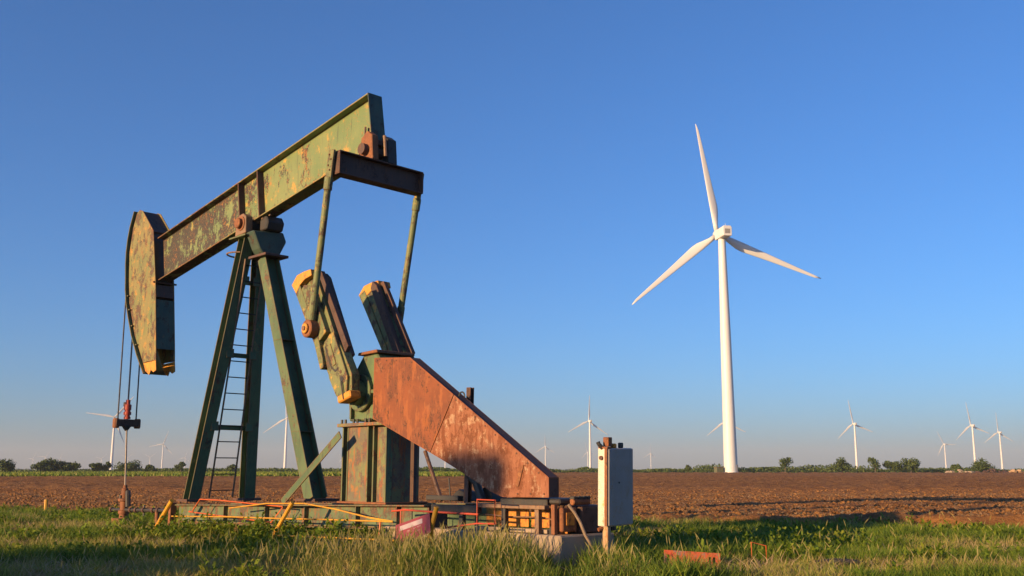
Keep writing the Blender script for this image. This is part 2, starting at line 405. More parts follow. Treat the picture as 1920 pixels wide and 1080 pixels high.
# the green verge beyond the field, on the left, and the strip under the tree line
vm = MB()
vm.add([(-260, 160, float(tz(160)) + .12), (-2, 166, float(tz(166)) + .12), (16, 292, float(tz(292)) + .12), (-320, 292, float(tz(292)) + .12)], [(0, 1, 2, 3)])
vm.add([(-420, 291, float(tz(291)) + .10), (420, 291, float(tz(291)) + .10), (460, 420, RISEZ + .10), (-460, 420, RISEZ + .10)], [(0, 1, 2, 3)])
vm.build('grass_verge', 'verge', kind='structure')

# ------------------------------------------------------------------ haze: one closed volume round everything
def haze(density):
    hb = MB().box((-4300, -300, -1.6), (4300, 7800, 175))
    m = bpy.data.materials.new('haze_air'); m.use_nodes = True; t = m.node_tree; t.nodes.clear()
    out = t.nodes.new('ShaderNodeOutputMaterial'); pv = t.nodes.new('ShaderNodeVolumePrincipled')
    pv.inputs['Color'].default_value = (.66, .73, .80, 1); pv.inputs['Density'].default_value = density
    pv.inputs['Anisotropy'].default_value = 0.0
    t.links.new(pv.outputs[0], out.inputs['Volume'])
    hb.build('haze', m, kind='stuff')

# ------------------------------------------------------------------ pumping unit (s = along the unit from the well, t = away from the camera, z = up)
WX, WY = -8.711, 22.938
RZ = R(-45)
PUMP = empty('pump_jack', (WX, WY, 0), RZ, 'old pumpjack in flaking green and rusty paint, standing in front of the ploughed field', 'pumpjack')
def skz(s): return .60 + (s - 3.7) * .0205        # the skid is not quite level

# skid ---------------------------------------------------------------
for t in (-.60, .60):
    MB().ibeam((3.75, t, skz(3.75) - .19), (11.25, t, skz(11.25) - .19), (0, 0, 1), .36, .20, .022, .016).build('skid_beam', 'skid_green', PUMP, .004)
for s in (3.85, 5.1, 6.5, 7.5, 8.7, 10.0, 11.15):
    MB().ibeam((s, -.585, skz(s) - .19), (s, .585, skz(s) - .19), (0, 0, 1), .30, .14).build('skid_cross_member', 'dark_rust', PUMP)
for s in (5.6, 7.0, 8.2, 9.6, 10.6):
    MB().box((s, -.69, skz(s) - .34), (s + .016, -.612, skz(s) - .035)).build('skid_stiffener', 'skid_green', PUMP)
MB().box((3.66, -.78, .0), (3.745, -.66, .62)).build('end_post', 'rust', PUMP, .006)
MB().box((3.66, .66, .0), (3.745, .78, .62)).build('end_post', 'rust', PUMP, .006)

# Samson post --------------------------------------------------------
def leg_pt(k, t):            # along the front pair: k = 0 foot, 1 top
    return Vector((4.20 + .82 * k, t * (.60 - .45 * k), .66 + 5.12 * k))
for t in (-1, 1):
    L = MB().ibeam(leg_pt(0, t), leg_pt(1, t), (1, 0, -.16), .235, .235, .02, .018).build('front_leg', 'leg_green', PUMP, .004)
    MB().box((4.0, t * .6 - .2, .655), (4.42, t * .6 + .2, .70)).build('foot_plate', 'dark_rust', L)
rl = MB().ibeam((7.52, 0, .74), (5.60, 0, 5.30), (0, 1, 0), .31, .27, .022, .018).build('rear_leg', 'leg_green', PUMP, .004)
MB().box((7.25, -.25, .715), (7.85, .25, .76)).build('foot_plate', 'dark_rust', rl)
MB().bar((7.02, -.165, 1.92), (7.02, .165, 1.92), (0, 0, 1), .012, .25).build('stiffener', 'leg_green', rl)
MB().bar((6.3, -.165, 3.63), (6.3, .165, 3.63), (0, 0, 1), .012, .25).build('stiffener', 'leg_green', rl)
for k in (.275, .55, .83):
    a, b = leg_pt(k, -1), leg_pt(k, 1)
    a.x += .02; b.x += .02
    MB().bar(a, b, (1, 0, -.16), .07, .09).build('leg_cross_bar', 'leg_green', PUMP, .003)
    for sg in (-1, 1):
        g_ = leg_pt(k, sg); 
        MB().bar((g_.x + .125, g_.y - sg * .10, g_.z - .07), (g_.x + .125, g_.y - sg * .10, g_.z + .11), (1, 0, -.16), .012, .16).build('gusset_plate', 'leg_green', PUMP, .003)
# ladder
def lad(k, t): return Vector((4.25 + .84 * k, t * (.25 - .05 * k), .72 + 4.62 * k))
ladder = MB().tube([lad(0, -1), lad(1, -1)], .018, 8).build('ladder', 'weld_rail', PUMP)
MB().tube([lad(0, 1), lad(1, 1)], .018, 8).build('ladder_rail', 'weld_rail', ladder)
for i in range(15):
    k = .03 + i * .0675
    MB().tube([lad(k, -1), lad(k, 1)], .012, 6).build('rung', 'dark_steel', ladder)
hp = MB().tube([Vector((4.70 + .30 * math.cos(a), -.02 + .34 * math.sin(a), 5.50)) for a in np.linspace(.7, 5.6, 17)], .017, 6).build('safety_hoop', 'weld_rail', PUMP)

# saddle bearing
sb = MB()
sb.prism([(4.86, 5.80), (5.26, 5.83), (5.24, 6.17), (5.12, 6.24), (4.98, 6.22), (4.88, 6.12)], -.33, -.17)
sb = sb.build('saddle_bearing', 'weld_rail', PUMP, .012)
MB().prism([(4.90, 5.86), (5.34, 5.90), (5.32, 6.14), (5.20, 6.22), (5.0, 6.20), (4.92, 6.1)], .19, .38).build('bearing_block', 'dark_rust', sb, .012)
MB().tube([(5.08, -.345, 6.04), (5.08, -.331, 6.04)], .145, 20).build('bearing_ring', 'rust', sb)
MB().tube([(5.06, -.42, 6.04), (5.06, -.345, 6.04)], .105, 18).build('bearing_pin', 'rust', sb, .014)
MB().tube([(5.1, .38, 6.04), (5.1, .46, 6.04)], .12, 18).build('bearing_pin', 'dark_rust', sb, .012)
MB().tube([(5.1, -.165, 6.01), (5.1, .185, 6.01)], .13, 14).build('bearing_shaft', 'dark_steel', sb)
MB().box((4.68, -.36, 5.765), (5.30, -.14, 5.80)).build('saddle_plate', 'leg_green', PUMP, .006)
def trap(name, s0, s1, poly, mat, bev):           # t-z outline pushed along s
    n = len(poly); v = [(s0, p[0], p[1]) for p in poly] + [(s1, p[0], p[1]) for p in poly]
    f = [tuple(range(n)), tuple(range(2*n-1, n-1, -1))] + [(i, n+i, n+(i+1)%n, (i+1)%n) for i in range(n)]
    o = MB().add(v, f).build(name, mat, PUMP, bev)
    bm_ = __import__('bmesh').new(); bm_.from_mesh(o.data); __import__('bmesh').ops.recalc_face_normals(bm_, faces=bm_.faces); bm_.to_mesh(o.data); bm_.free()
    return o
trap('saddle_casting', 5.20, 5.50, [(-.30, 5.84), (.38, 5.90), (.46, 5.72), (.30, 5.40), (-.02, 5.36), (-.14, 5.50)], 'shaded_green', .02)
trap('saddle_casting', 4.86, 5.18, [(-.13, 5.76), (.36, 5.80), (.28, 5.45), (.0, 5.45)], 'shaded_green', .02)
MB().box((5.28, -.25, 5.30), (5.90, .27, 5.35)).build('saddle_plate', 'dark_rust', PUMP, .006)
MB().prism([(5.36, 5.88), (5.60, 5.88), (5.66, 6.04), (5.58, 6.16), (5.44, 6.18), (5.36, 6.08)], -.08, .30).build('bearing_housing', 'dark_steel', PUMP, .02)

# walking beam -------------------------------------------------------
SL = .1650
bdir = Vector((1, 0, SL)).normalized(); bn = Vector((-bdir.z, 0, bdir.x))
def bpt(s, off=0.0):
    k = (s - 1.1); return Vector((1.1 + k, 0, 5.945 + SL * k)) + bn * off
DEP, FW = 1.03, .30
wb = MB().ibeam(bpt(1.14), bpt(8.96), bn, DEP, FW, .026, .018).build('walking_beam', 'beam_green', PUMP, .004)
for s in (4.62, 5.34):
    for t in (-1, 1):
        MB().bar(bpt(s, -DEP/2 + .03) + Vector((0, t * .078, 0)), bpt(s, DEP/2 - .03) + Vector((0, t * .078, 0)), bdir, .03, .134).build('stiffener', 'dark_rust', wb)
MB().bar(bpt(8.975, -.40), bpt(8.975, DEP/2), bdir, .02, FW).build('end_plate', 'shaded_green', wb)
for k in range(4):
    MB().bar(bpt(4.9 + k * .22, -DEP/2 - .02) + Vector((0, -.07 + .03 * (k % 2), 0)), bpt(4.95 + k * .22, -DEP/2 - .02) + Vector((0, -.07 + .03 * (k % 2), 0)), bn, .035, .05).build('clamp_bolt', 'weld_rail', wb)

# horse head ---------------------------------------------------------
side = [(.16, 7.20), (.30, 7.26), (.46, 7.21), (1.08, 6.63), (1.36, 5.40), (1.60, 3.86), (1.63, 3.62),
        (1.16, 3.62), (1.02, 3.60), (.49, 4.28), (.09, 5.07), (-.034, 5.67), (-.10, 6.30), (.005, 6.86)]
tip = [(1.63, 3.615), (1.672, 3.395), (1.55, 3.36), (1.42, 3.42), (1.35, 3.315), (1.16, 3.41), (1.03, 3.595)]
arc = [(1.20, 3.36), (.80, 3.80), (.455, 4.28), (.22, 4.72), (.055, 5.07), (-.04, 5.40), (-.072, 5.67), (-.125, 6.0), (-.14, 6.30), (-.11, 6.6), (-.035, 6.88), (.14, 7.24)]
SH_ = -.11
side, tip, arc = [[(a_ + SH_, b_) for a_, b_ in L_] for L_ in (side, tip, arc)]
hh = MB().ribbon(arc, -.29, .29, .03).build('horse_head', 'leg_green', PUMP, .004)
for t in (-.215, .215):
    MB().prism(side, t - .009, t + .009).build('side_plate', 'head_paint', hh)
    MB().prism(tip, t - .010, t + .010).build('head_tip', 'yellow_tip', hh)
MB().prism([(a_ + SH_, b_) for a_, b_ in [(.32, 7.20), (.38, 7.22), (1.04, 6.62), (1.0, 6.58)]], -.203, .203).build('top_plate', 'dark_rust', hh)
MB().prism([(a_ + SH_, b_) for a_, b_ in [(1.40, 5.00), (1.425, 5.00), (1.59, 3.88), (1.56, 3.88)]], -.203, .203).build('back_plate', 'shaded_green', hh)
MB().prism([(a_ + SH_, b_) for a_, b_ in [(1.20, 5.30), (1.36, 5.34), (1.42, 5.06), (1.26, 5.02)]], -.203, .203).build('cross_plate', 'dark_rust', hh)
MB().prism([(a_ + SH_, b_) for a_, b_ in [(1.02, 6.56), (1.06, 6.56), (1.28, 5.45), (1.24, 5.45)]], -.203, .203).build('neck_plate', 'dark_steel', hh)
MB().tube([(1.22, -.26, 5.40), (1.22, .29, 5.40)], .022, 8).build('hinge_pin', 'dark_rust', hh)
for k in range(1, 5):
    a = Vector(arc[k]); b = Vector(arc[k + 1]); m_ = (a + b) / 2
    MB().box((m_.x + .04, -.28, m_.y - .012), (m_.x + .10, -.23, m_.y + .012)).build('gusset', 'leg_green', hh)

# bridle, carrier bar, polished rod
for t in (-.215, .215):
    cb = [(-.22, t, 2.36), (-.245, t, 4.4), (-.265, t, 6.25)] + [(p[0] - .015, t, p[1]) for p in arc[9:]]
    MB().tube(cb, .017, 8).build('bridle_cable', 'cable', PUMP)
cbar = MB().prism([(-.29, 2.24), (-.15, 2.24), (-.13, 2.40), (-.31, 2.40)], -.28, .28).build('carrier_bar', 'dark_rust', PUMP, .01)
for t in (-.25, .25):
    MB().lathe((-.22, t, 2.20), [(.06, 0), (.075, .03), (.075, .19), (.06, .22)], 12).build('cable_socket', 'rust', cbar, smooth=True)
MB().lathe((-.22, 0, 2.14), [(.03, 0), (.10, .10), (.10, .12)], 12).build('seat_boss', 'dark_steel', cbar, smooth=True)
rc = MB().lathe((-.22, 0, 2.41), [(.075, 0), (.075, .05), (.06, .055), (.06, .09), (.085, .095), (.085, .16), (.065, .17), (.065, .20), (.08, .21), (.08, .33), (.05, .34), (.05, .44)], 12).build('rod_clamp', 'red_clamp', PUMP, smooth=True)
MB().box((-.34, -.06, 2.70), (-.26, .05, 2.80)).build('clamp_ear', 'dark_steel', rc, .01)
MB().tube([(-.06, 0, .82), (-.22, 0, 2.4), (-.24, 0, 4.5)], .02, 10).build('polished_rod', 'polished', PUMP, smooth=True)

# equalizer and its bearing
eq = MB().ibeam((9.08, -.90, 6.265), (9.08, .90, 6.265), (0, 0, 1), .40, .22, .022, .018).build('equalizer', 'dark_rust', PUMP, .004)
for t in (-.888, .888):
    MB().box((8.98, t - .012, 6.09), (9.19, t + .012, 6.44)).build('end_plate', 'dark_rust', eq)
eb = MB().prism([(8.80, 6.46), (9.20, 6.46), (9.16, 6.90), (9.02, 7.0), (8.86, 6.90)], -.24, -.10).build('equalizer_bearing', 'rust', PUMP, .012)
MB().prism([(8.80, 6.46), (9.20, 6.46), (9.16, 6.90), (9.02, 7.0), (8.86, 6.90)], .10, .30).build('bearing_cheek', 'dark_steel', eb, .012)
MB().tube([(9.0, -.34, 6.66), (9.0, .36, 6.66)], .10, 14).build('bearing_shaft', 'dark_rust', eb)
MB().box((8.72, -.14, 6.76), (9.12, .24, 6.86)).build('clamp_plate', 'dark_rust', eb, .01)
for t in (-.20, -.13): MB().tube([(8.92, t, 6.88), (8.92, t, 7.10)], .018, 6).build('clamp_bolt', 'dark_rust', eb)
MB().tube([(9.22, .02, 6.55), (9.18, .02, 6.93)], .03, 8).build('wrist_pin', 'weld_rail', eb)

# cranks, pitmans ----------------------------------------------------
def both(fn):
    for sg in (-1, 1): fn(sg)
SH = Vector((9.27, 0, 2.46))                       # slow shaft
arm_o = [(9.13, 2.336), (9.305, 2.31), (9.44, 2.36), (9.484, 2.45), (9.468, 2.738), (9.23, 3.10), (8.98, 3.40), (8.36, 4.50), (8.30, 4.555), (7.99, 4.515), (7.84, 4.36), (8.55, 3.28), (8.62, 3.05), (8.92, 2.646)]
weight_front = [(7.825, 4.36), (8.55, 3.275), (8.745, 2.845), (8.83, 2.88), (8.80, 3.02), (8.66, 3.36), (7.985, 4.44)]
weight_face = [(7.97, 4.13), (8.55, 3.275), (8.70, 3.34), (8.86, 3.46), (8.64, 3.83), (8.40, 4.28), (8.16, 4.33)]
plate_low = [(8.93, 2.68), (9.13, 2.40), (9.30, 2.36), (9.41, 2.43), (9.42, 2.70), (9.00, 3.44), (8.89, 3.42), (8.72, 3.24)]
tip_o = [(7.80, 4.365), (7.955, 4.52), (8.15, 4.555), (8.365, 4.57), (8.40, 4.46), (8.20, 4.42), (8.06, 4.34), (7.95, 4.20)]
rail_far = [(8.33, 4.55), (8.45, 4.46), (9.20, 3.08), (9.08, 3.00), (8.28, 4.42)]
rail_mid = [(8.37, 4.53), (8.46, 4.55), (9.30, 3.20), (9.22, 3.10)]
def make_crank(sg):
    def T(a, b): return (min(sg * a, sg * b), max(sg * a, sg * b))
    ca = MB().prism(arm_o, *T(.58, .735)).build('crank_arm', 'crank_green', PUMP, .006)
    MB().prism(plate_low, *T(.736, .785)).build('raised_face', 'crank_green', ca, .006)
    for g0, g1 in (((8.79, 3.22), (8.99, 2.86)), ((8.98, 2.87), (9.10, 2.80)), ((9.10, 2.80), (9.16, 2.84))):
        MB().bar((g0[0], sg * .786, g0[1]), (g1[0], sg * .786, g1[1]), (0, 1, 0), .008, .03).build('slot_edge', 'dark_steel', ca)
    MB().prism([(8.86, 3.20), (9.04, 2.88), (9.12, 2.92), (8.94, 3.26)], *T(.785, .80)).build('raised_face', 'crank_green', ca, .004)
    MB().prism(weight_front, *T(.56, .84)).build('counterweight', 'crank_green', ca, .006)
    MB().prism(weight_face, *T(.736, .83)).build('counterweight', 'crank_green', ca, .006)
    MB().prism(rail_far, *T(.47, .575)).build('counterweight', 'dark_rust', ca, .012)
    MB().prism(rail_mid, *T(.62, .70)).build('slide_rail', 'dark_rust', ca, .006)
    MB().prism(tip_o, *T(.57, .845)).build('weight_tip', 'yellow_tip', ca, .006)
    MB().tube([(SH.x, sg * .30, SH.z), (SH.x, sg * .575, SH.z)], .20, 18).build('shaft_hub', 'gear_green', ca)
    MB().tube([(9.28, sg * .70, 2.66), (9.28, sg * .792, 2.66)], .045, 12).build('bolt_hole', 'dark_steel', ca)
    MB().tube([(9.24, sg * .70, 2.78), (9.24, sg * .79, 2.78)], .03, 12).build('bolt_hole', 'dark_rust', ca)
    MB().bar((9.20, sg * .70, 2.33), (9.54, sg * .70, 2.42), (0, 0, 1), .12, .22).build('end_clamp', 'yellow_tip', ca, .02)
    MB().bar((9.30, sg * .815, 2.62), (9.38, sg * .815, 2.34), (1, 0, 0), .025, .012).build('split_gap', 'dark_steel', ca)
both(make_crank)
PIN = Vector((8.52, 0, 3.53))
def make_pitman(sg):
    t = sg * .90
    top = Vector((9.04, sg * .955, 6.42)); bot = Vector((PIN.x, t, PIN.z))
    d = (top - bot).normalized()
    pm = MB().tube([bot + d * .15, top - d * .40], .058, 14).build('pitman_arm', 'crank_green', PUMP, smooth=True)
    MB().bar(top - d * .42, top + d * .06, (0, 1, 0), .045, .15).build('top_strap', 'crank_green', pm, .006)
    for k in range(4):
        p = top - d * (.02 + .09 * k)
        MB().tube([p + Vector((-.03 + .06 * (k % 2), sg * .02, 0)), p + Vector((-.03 + .06 * (k % 2), sg * .04, 0))], .016, 6).build('strap_bolt', 'dark_rust', pm)
    MB().tube([top - d * .62, top - d * .40], .074, 14).build('collar', 'crank_green', pm, .006)
    MB().tube([bot + d * .14, bot + d * .58], .068, 14).build('lower_sleeve', 'crank_green', pm, .006)
    MB().tube([(PIN.x, sg * .80, PIN.z), (PIN.x, sg * .99, PIN.z)], .15, 18).build('wrist_bearing', 'rust', pm, .015)
    MB().tube([(PIN.x, sg * .99, PIN.z), (PIN.x, sg * 1.03, PIN.z)], .085, 16).build('pin_cap', 'yellow_tip', pm, .01)
    MB().tube([(PIN.x, sg * 1.03, PIN.z), (PIN.x, sg * 1.05, PIN.z)], .04, 10).build('pin_nut', 'weld_rail', pm)
    MB().tube([(PIN.x, sg * .66, PIN.z), (PIN.x, sg * .80, PIN.z)], .10, 14).build('wrist_pin', 'dark_steel', pm)
both(make_pitman)

# gear reducer and pedestal
gr = MB().prism([(8.92, 2.02), (8.88, 2.36), (9.00, 2.78), (9.24, 3.06), (9.62, 3.08), (9.84, 2.80), (9.92, 2.02)], -.36, .34).build('gear_reducer', 'gear_green', PUMP, .02)
MB().prism([(9.18, 3.07), (9.20, 3.115), (9.68, 3.135), (9.70, 3.085)], -.42, .36).build('cover', 'rust', gr, .008)
MB().prism([(8.86, 2.44), (8.86, 2.50), (9.94, 2.50), (9.94, 2.44)], -.42, .38).build('joint_flange', 'gear_green', gr, .006)
for s in (9.02, 9.64):
    MB().prism([(s, 2.05), (s, 2.8), (s + .04, 2.8), (s + .04, 2.05)], -.43, -.36).build('casting_rib', 'gear_green', gr)
MB().tube([(9.27, -.44, 2.46), (9.27, -.36, 2.46)], .30, 20).build('bearing_cap', 'gear_green', gr, .01)
MB().tube([(9.27, .36, 2.46), (9.27, .44, 2.46)], .30, 20).build('bearing_cap', 'gear_green', gr, .01)
pd = MB().box((8.83, -.24, .73), (9.88, .34, 1.93)).build('pedestal', 'pedestal', PUMP, .006)
MB().box((8.70, -.44, 1.93), (10.06, .42, 1.985)).build('base_plate', 'pedestal', pd, .006)
MB().box((8.72, -.42, .715), (10.0, .42, .745)).build('foot_plate', 'rust', pd, .006)
MB().box((8.93, -.36, .745), (9.42, -.345, 1.93)).build('front_plate', 'pedestal', pd)
for s in (8.76, 8.90, 9.43, 9.58, 9.90):
    MB().box((s, -.37, .745), (s + .03, -.245, 1.93)).build('rib', 'gear_green', pd)
MB().box((9.61, -.30, .745), (9.885, -.285, 1.93)).build('front_plate', 'pedestal', pd)
for s in (8.78, 8.88, 9.10, 9.20, 9.42, 9.52, 9.76, 9.86):
    MB().tube([(s, -.40, 1.985), (s, -.40, 2.05)], .022, 6).build('bolt', 'dark_steel', pd)
for t in (-.64, .64):
    MB().bar((7.46, t, .70), (9.08, t, 1.80), (0, 1, 0), .02, .125).build('diagonal_brace', 'leg_green', PUMP, .003)

# belt guard ---------------------------------------------------------
gA = [(9.752, 2.984), (10.642, 2.92), (11.64, 2.305), (11.135, 1.488), (9.75, 2.029)]
gB = [(11.652, 2.297), (13.498, 1.139), (13.496, .884), (12.647, .876), (12.42, .945), (12.239, 1.027), (11.584, 1.312), (11.146, 1.483)]
out = [(9.752, 2.984), (10.642, 2.92), (13.498, 1.139), (13.496, .884), (12.647, .876), (12.239, 1.027), (11.135, 1.485), (9.75, 2.029)]
bgd = MB().prism(gA, -.512, -.498).build('belt_guard', 'rust_plate', PUMP)
MB().prism(gB, -.510, -.497).build('guard_panel', 'pink_rust', bgd)
edge = MB()
n_ = len(out); cx_ = sum(p[0] for p in out) / n_; cz_ = sum(p[1] for p in out) / n_
for i in range(n_):
    a, b = Vector(out[i]), Vector(out[(i + 1) % n_]); d = (b - a).normalized(); nn = Vector((d.y, -d.x))
    if nn.dot(Vector((cx_, cz_)) - a) < 0: nn = -nn
    edge.prism([tuple(a + nn * .002), tuple(b + nn * .002), tuple(b + nn * .012), tuple(a + nn * .012)], -.497, -.325)
edge.build('guard_rim', 'dark_rust', bgd)
MB().prism(out, -.325, -.318).build('back_panel', 'dark_rust', bgd)
MB().prism([(12.98, 1.28), (13.06, 1.30), (12.96, 1.02), (12.90, 1.02)], -.524, -.512).build('latch_strap', 'rust', bgd)
MB().tube([(11.72 + .06 * math.cos(a), -.42, 2.27 + .07 * math.sin(a)) for a in np.linspace(0, 3.3, 8)], .012, 6).build('lifting_eye', 'dark_steel', bgd)
rv0 = None
for (a_, b_) in ((gA[0], gA[1]), (gA[1], gA[2]), (gB[0], gB[1]), (gB[2], gB[3])):
    a_, b_ = Vector(a_), Vector(b_); d = (b_ - a_); ln = d.length; d.normalize(); nn = Vector((d.y, -d.x))
    if nn.dot(Vector((cx_, cz_)) - a_) < 0: nn = -nn
    for k in range(max(2, int(ln / .24))):
        q = a_ + d * (.08 + k * .24) + nn * .045
        if rv0 is None:
            rv0 = MB().tube([(0, 0, 0), (0, -.008, 0)], .013, 6).build('rivet', 'dark_rust', bgd); o = rv0
        else:
            o = rv0.copy(); COL.objects.link(o); o.parent = bgd
        o.location = (q.x, -.511, q.y)
# posts and braces that carry the guard
MB().ibeam((11.62, -.20, .775), (11.66, -.20, 2.42), (0, 1, 0), .075, .085, .012, .012).build('guard_post', 'dark_rust', PUMP)  # dark tone stands in for the shadow on this post
MB().bar((10.03, .10, .745), (10.03, .10, 1.92), (1, 0, 0), .08, .07).build('guard_post', 'dark_rust', PUMP, .004)
MB().tube([(10.66, -.2, 1.52), (11.05, -.2, .79)], .03, 8).build('guard_brace', 'dark_rust', PUMP)
MB().tube([(11.25, -.2, .78), (11.21, -.2, 1.12)], .012, 6).build('guard_brace', 'dark_steel', PUMP)
MB().tube([(11.66, -.2, 1.16), (11.80, -.2, 1.06), (11.92, -.2, .82)], .06, 8).build('guard_brace', 'dark_steel', PUMP)
MB().box((10.74, -.24, .80), (11.45, -.15, .87)).build('slide_rail', 'dark_steel', PUMP, .006)
MB().prism([(11.20, .79), (11.55, .79), (11.48, .92), (11.36, .96), (11.25, .9)], -.14, .1).build('brake_drum', 'dark_steel', PUMP, .01)
MB().prism([(11.7, .79), (12.05, .79), (12.0, .93), (11.85, 1.0), (11.74, .93)], -.1, .2).build('brake_drum', 'dark_steel', PUMP, .01)

# motor and rear frame ------------------------------------------------
MB().tube([(12.70, -.30, .98), (12.70, .25, .98)], .15, 18).build('electric_motor', 'dark_steel', PUMP, .02)
MB().box((12.55, -.46, .775), (13.42, .40, .86)).build('motor_base', 'dark_steel', PUMP, .01)
MB().box((12.25, -.60, .735), (13.50, -.50, .785)).build('frame_rail', 'weld_rail', PUMP, .006)
MB().box((11.28, -.60, .66), (12.24, -.50, .755)).build('frame_rail', 'dark_steel', PUMP, .006)
for s, m_ in ((11.86, 'dark_steel'), (12.70, 'dark_steel'), (13.31, 'weld_rail')):
    MB().box((s, -.585, .42), (s + .075, -.515, .735)).build('frame_post', m_, PUMP, .004)
MB().box((13.60, -.585, .43), (13.66, -.525, .80)).build('frame_post', 'rust', PUMP, .004)
for s0, s1 in ((12.14, 12.50), (12.52, 12.95), (13.00, 13.45)):
    MB().box((s0, -.32, .49), (s1, -.30, .74)).build('side_panel', 'orange_panel', PUMP, .003)
MB().box((11.30, -.30, .42), (12.12, -.28, .72)).build('side_panel', 'gear_green', PUMP, .003)
MB().box((12.1, -.50, .43), (13.45, -.36, .48)).build('frame_rail', 'concrete', PUMP, .005)
MB().tube([(12.2, -.44, .64), (12.7, -.44, .62), (13.3, -.44, .63), (13.62, -.50, .60)], .010, 6).build('conduit_pipe', 'weld_rail', PUMP)
MB().tube([(13.50, -.46, .455), (13.50, -.40, .455)], .07, 12).build('pipe_end', 'dark_steel', PUMP)
MB().box((13.30, -.30, .43), (13.62, -.28, .72)).build('side_panel', 'orange_panel', PUMP, .003)
MB().box((13.46, -.48, .80), (13.66, -.20, .87)).build('valve_body', 'dark_steel', PUMP, .02)
MB().box((13.62, -.50, .46), (13.72, -.22, .76)).build('junction_box', 'rust', PUMP, .015)
MB().box((13.722, -.44, .54), (13.735, -.28, .70)).build('junction_cover', 'orange_panel', PUMP, .006)
MB().tube([(13.70, -.30, .83), (13.70, .02, .83)], .045, 10).build('valve_body', 'rust', PUMP, .01)
for t in (-.28, -.18, -.08, .0): MB().box((13.66, t - .02, .86), (13.74, t + .03, .90)).build('valve_bolt', 'dark_steel', PUMP, .006)
MB().box((13.40, -.16, .43), (13.74, .42, .78)).build('control_tank', 'dark_rust', PUMP, .02)

# ------------------------------------------------------------------ concrete base
cb_ = empty('concrete_base', (WX, WY, 0), RZ, 'weathered concrete slab under the rear of the pumpjack', 'concrete base')
MB().box((10.3, -.66, -.2), (13.83, .40, .425)).build('slab', 'concrete', cb_, .02)

# ------------------------------------------------------------------ wellhead
wh = empty('wellhead', (WX, WY, 0), RZ, 'rusty wellhead in the grass below the horse head, with a dark flow line', 'wellhead')
MB().lathe((-.06, 0, 0), [(.19, 0), (.19, .08), (.10, .09), (.09, .28), (.12, .29), (.12, .36), (.085, .37), (.085, .56), (.14, .57), (.14, .62), (.10, .63), (.10, .72), (.075, .73), (.075, .84), (.045, .86), (.045, .92)], 14).build('stuffing_box', 'rust', wh, smooth=True)
MB().box((-.24, -.20, .10), (.12, -.02, .19)).build('casing_flange', 'rust', wh, .015)
fl = MB().tube([(-.72, 0, .36), (1.95, 0, .41)], .038, 10).build('flow_line', 'dark_steel', wh)
for s in (-.72, .28, .55, .92, 1.36, 1.6):
    MB().tube([(s, 0, .36 + (s + .72) * .019), (s + .07, 0, .362 + (s + .72) * .019)], .058, 10).build('coupling', 'dark_rust', fl)
MB().tube([(.95, 0, .27), (.95, 0, .50)], .02, 6).build('valve_stem', 'dark_steel', fl)
MB().tube([(1.58, 0, .40), (1.60, 0, 0)], .045, 10).build('support_pipe', 'rust', wh)
MB().tube([(.15, 0, .45), (.15, -.02, .70), (.10, 0, .78)], .06, 8).build('side_valve', 'dark_steel', wh)
for k in range(5):
    a = k * 1.25; MB().tube([(-.06 + .115 * math.cos(a), .115 * math.sin(a), .60), (-.06 + .115 * math.cos(a), .115 * math.sin(a), .70)], .016, 6).build('bolt', 'dark_steel', wh)

# ------------------------------------------------------------------ control box on its post
cbx = empty('control_box', (WX, WY, 0), RZ, 'leaning white metal control box on a wooden post right of the pumpjack', 'control box')
q_ = .70710678
def toM(X, Y, Z): return Vector(((X - WX) * q_ - (Y - WY) * q_, (X - WX) * q_ + (Y - WY) * q_, Z))
c0 = Vector((14.17, -.17, 0))
lean = Matrix.Translation(c0) @ Matrix.Rotation(R(1.5), 4, 'X') @ Matrix.Rotation(R(2.6), 4, 'Y')
def bx(a, b): return MB().box(a, b, lean)
bx((-.165, 0, .53), (-.005, .50, 1.50)).build('cabinet', 'box_white', cbx, .008)
bx((-.003, .012, .545), (.012, .496, 1.492)).build('door', 'box_grey', cbx, .004)  # grey puts the shade of the white box's unlit side into the colour
bx((-.045, -.012, .54), (-.003, .0, 1.50)).build('rust_edge', 'rust', cbx)
bx((-.15, -.008, 1.50), (.0, .08, 1.52)).build('rust_lip', 'rust', cbx)
MB().tube([lean @ Vector((-.10, -.003, 1.38)), lean @ Vector((-.10, -.025, 1.38))], .028, 10).build('knob', 'dark_rust', cbx)
MB().tube([lean @ Vector((.012, .21, 1.07)), lean @ Vector((.018, .21, 1.07))], .012, 8).build('keyhole', 'dark_steel', cbx)
bx((-.12, .50, 1.22), (-.07, .525, 1.27)).build('hinge', 'dark_steel', cbx)
bx((-.12, .50, 1.40), (-.07, .52, 1.45)).build('hinge', 'dark_steel', cbx)
bx((-.125, .05, 1.522), (-.035, .135, 1.64)).build('post_top', 'rust', cbx, .008)
bx((-.10, .015, -.2), (-.015, .085, .53)).build('post', 'wood_post', cbx, .008)
MB().tube([lean @ Vector((-.10, .015, 1.50)), lean @ Vector((-.12, -.03, 1.55)), lean @ Vector((-.13, -.04, 1.58))], .028, 8).build('bracket', 'dark_steel', cbx)
MB().tube([lean @ Vector((-.07, .20, 1.49)), lean @ Vector((-.07, .20, 1.56))], .04, 10).build('cap', 'orange_panel', cbx, .012)
bx((-.08, .29, 1.50), (-.04, .37, 1.57)).build('bracket', 'dark_steel', cbx, .01)
MB().tube([lean @ Vector((-.07, .17, .53)), lean @ Vector((-.07, .18, .48))], .05, 10).build('conduit_fitting', 'dark_steel', cbx)
MB().tube([lean @ Vector((-.10, .02, .51)), lean @ Vector((-.12, -.04, .49))], .025, 8).build('conduit_fitting', 'rust', cbx)

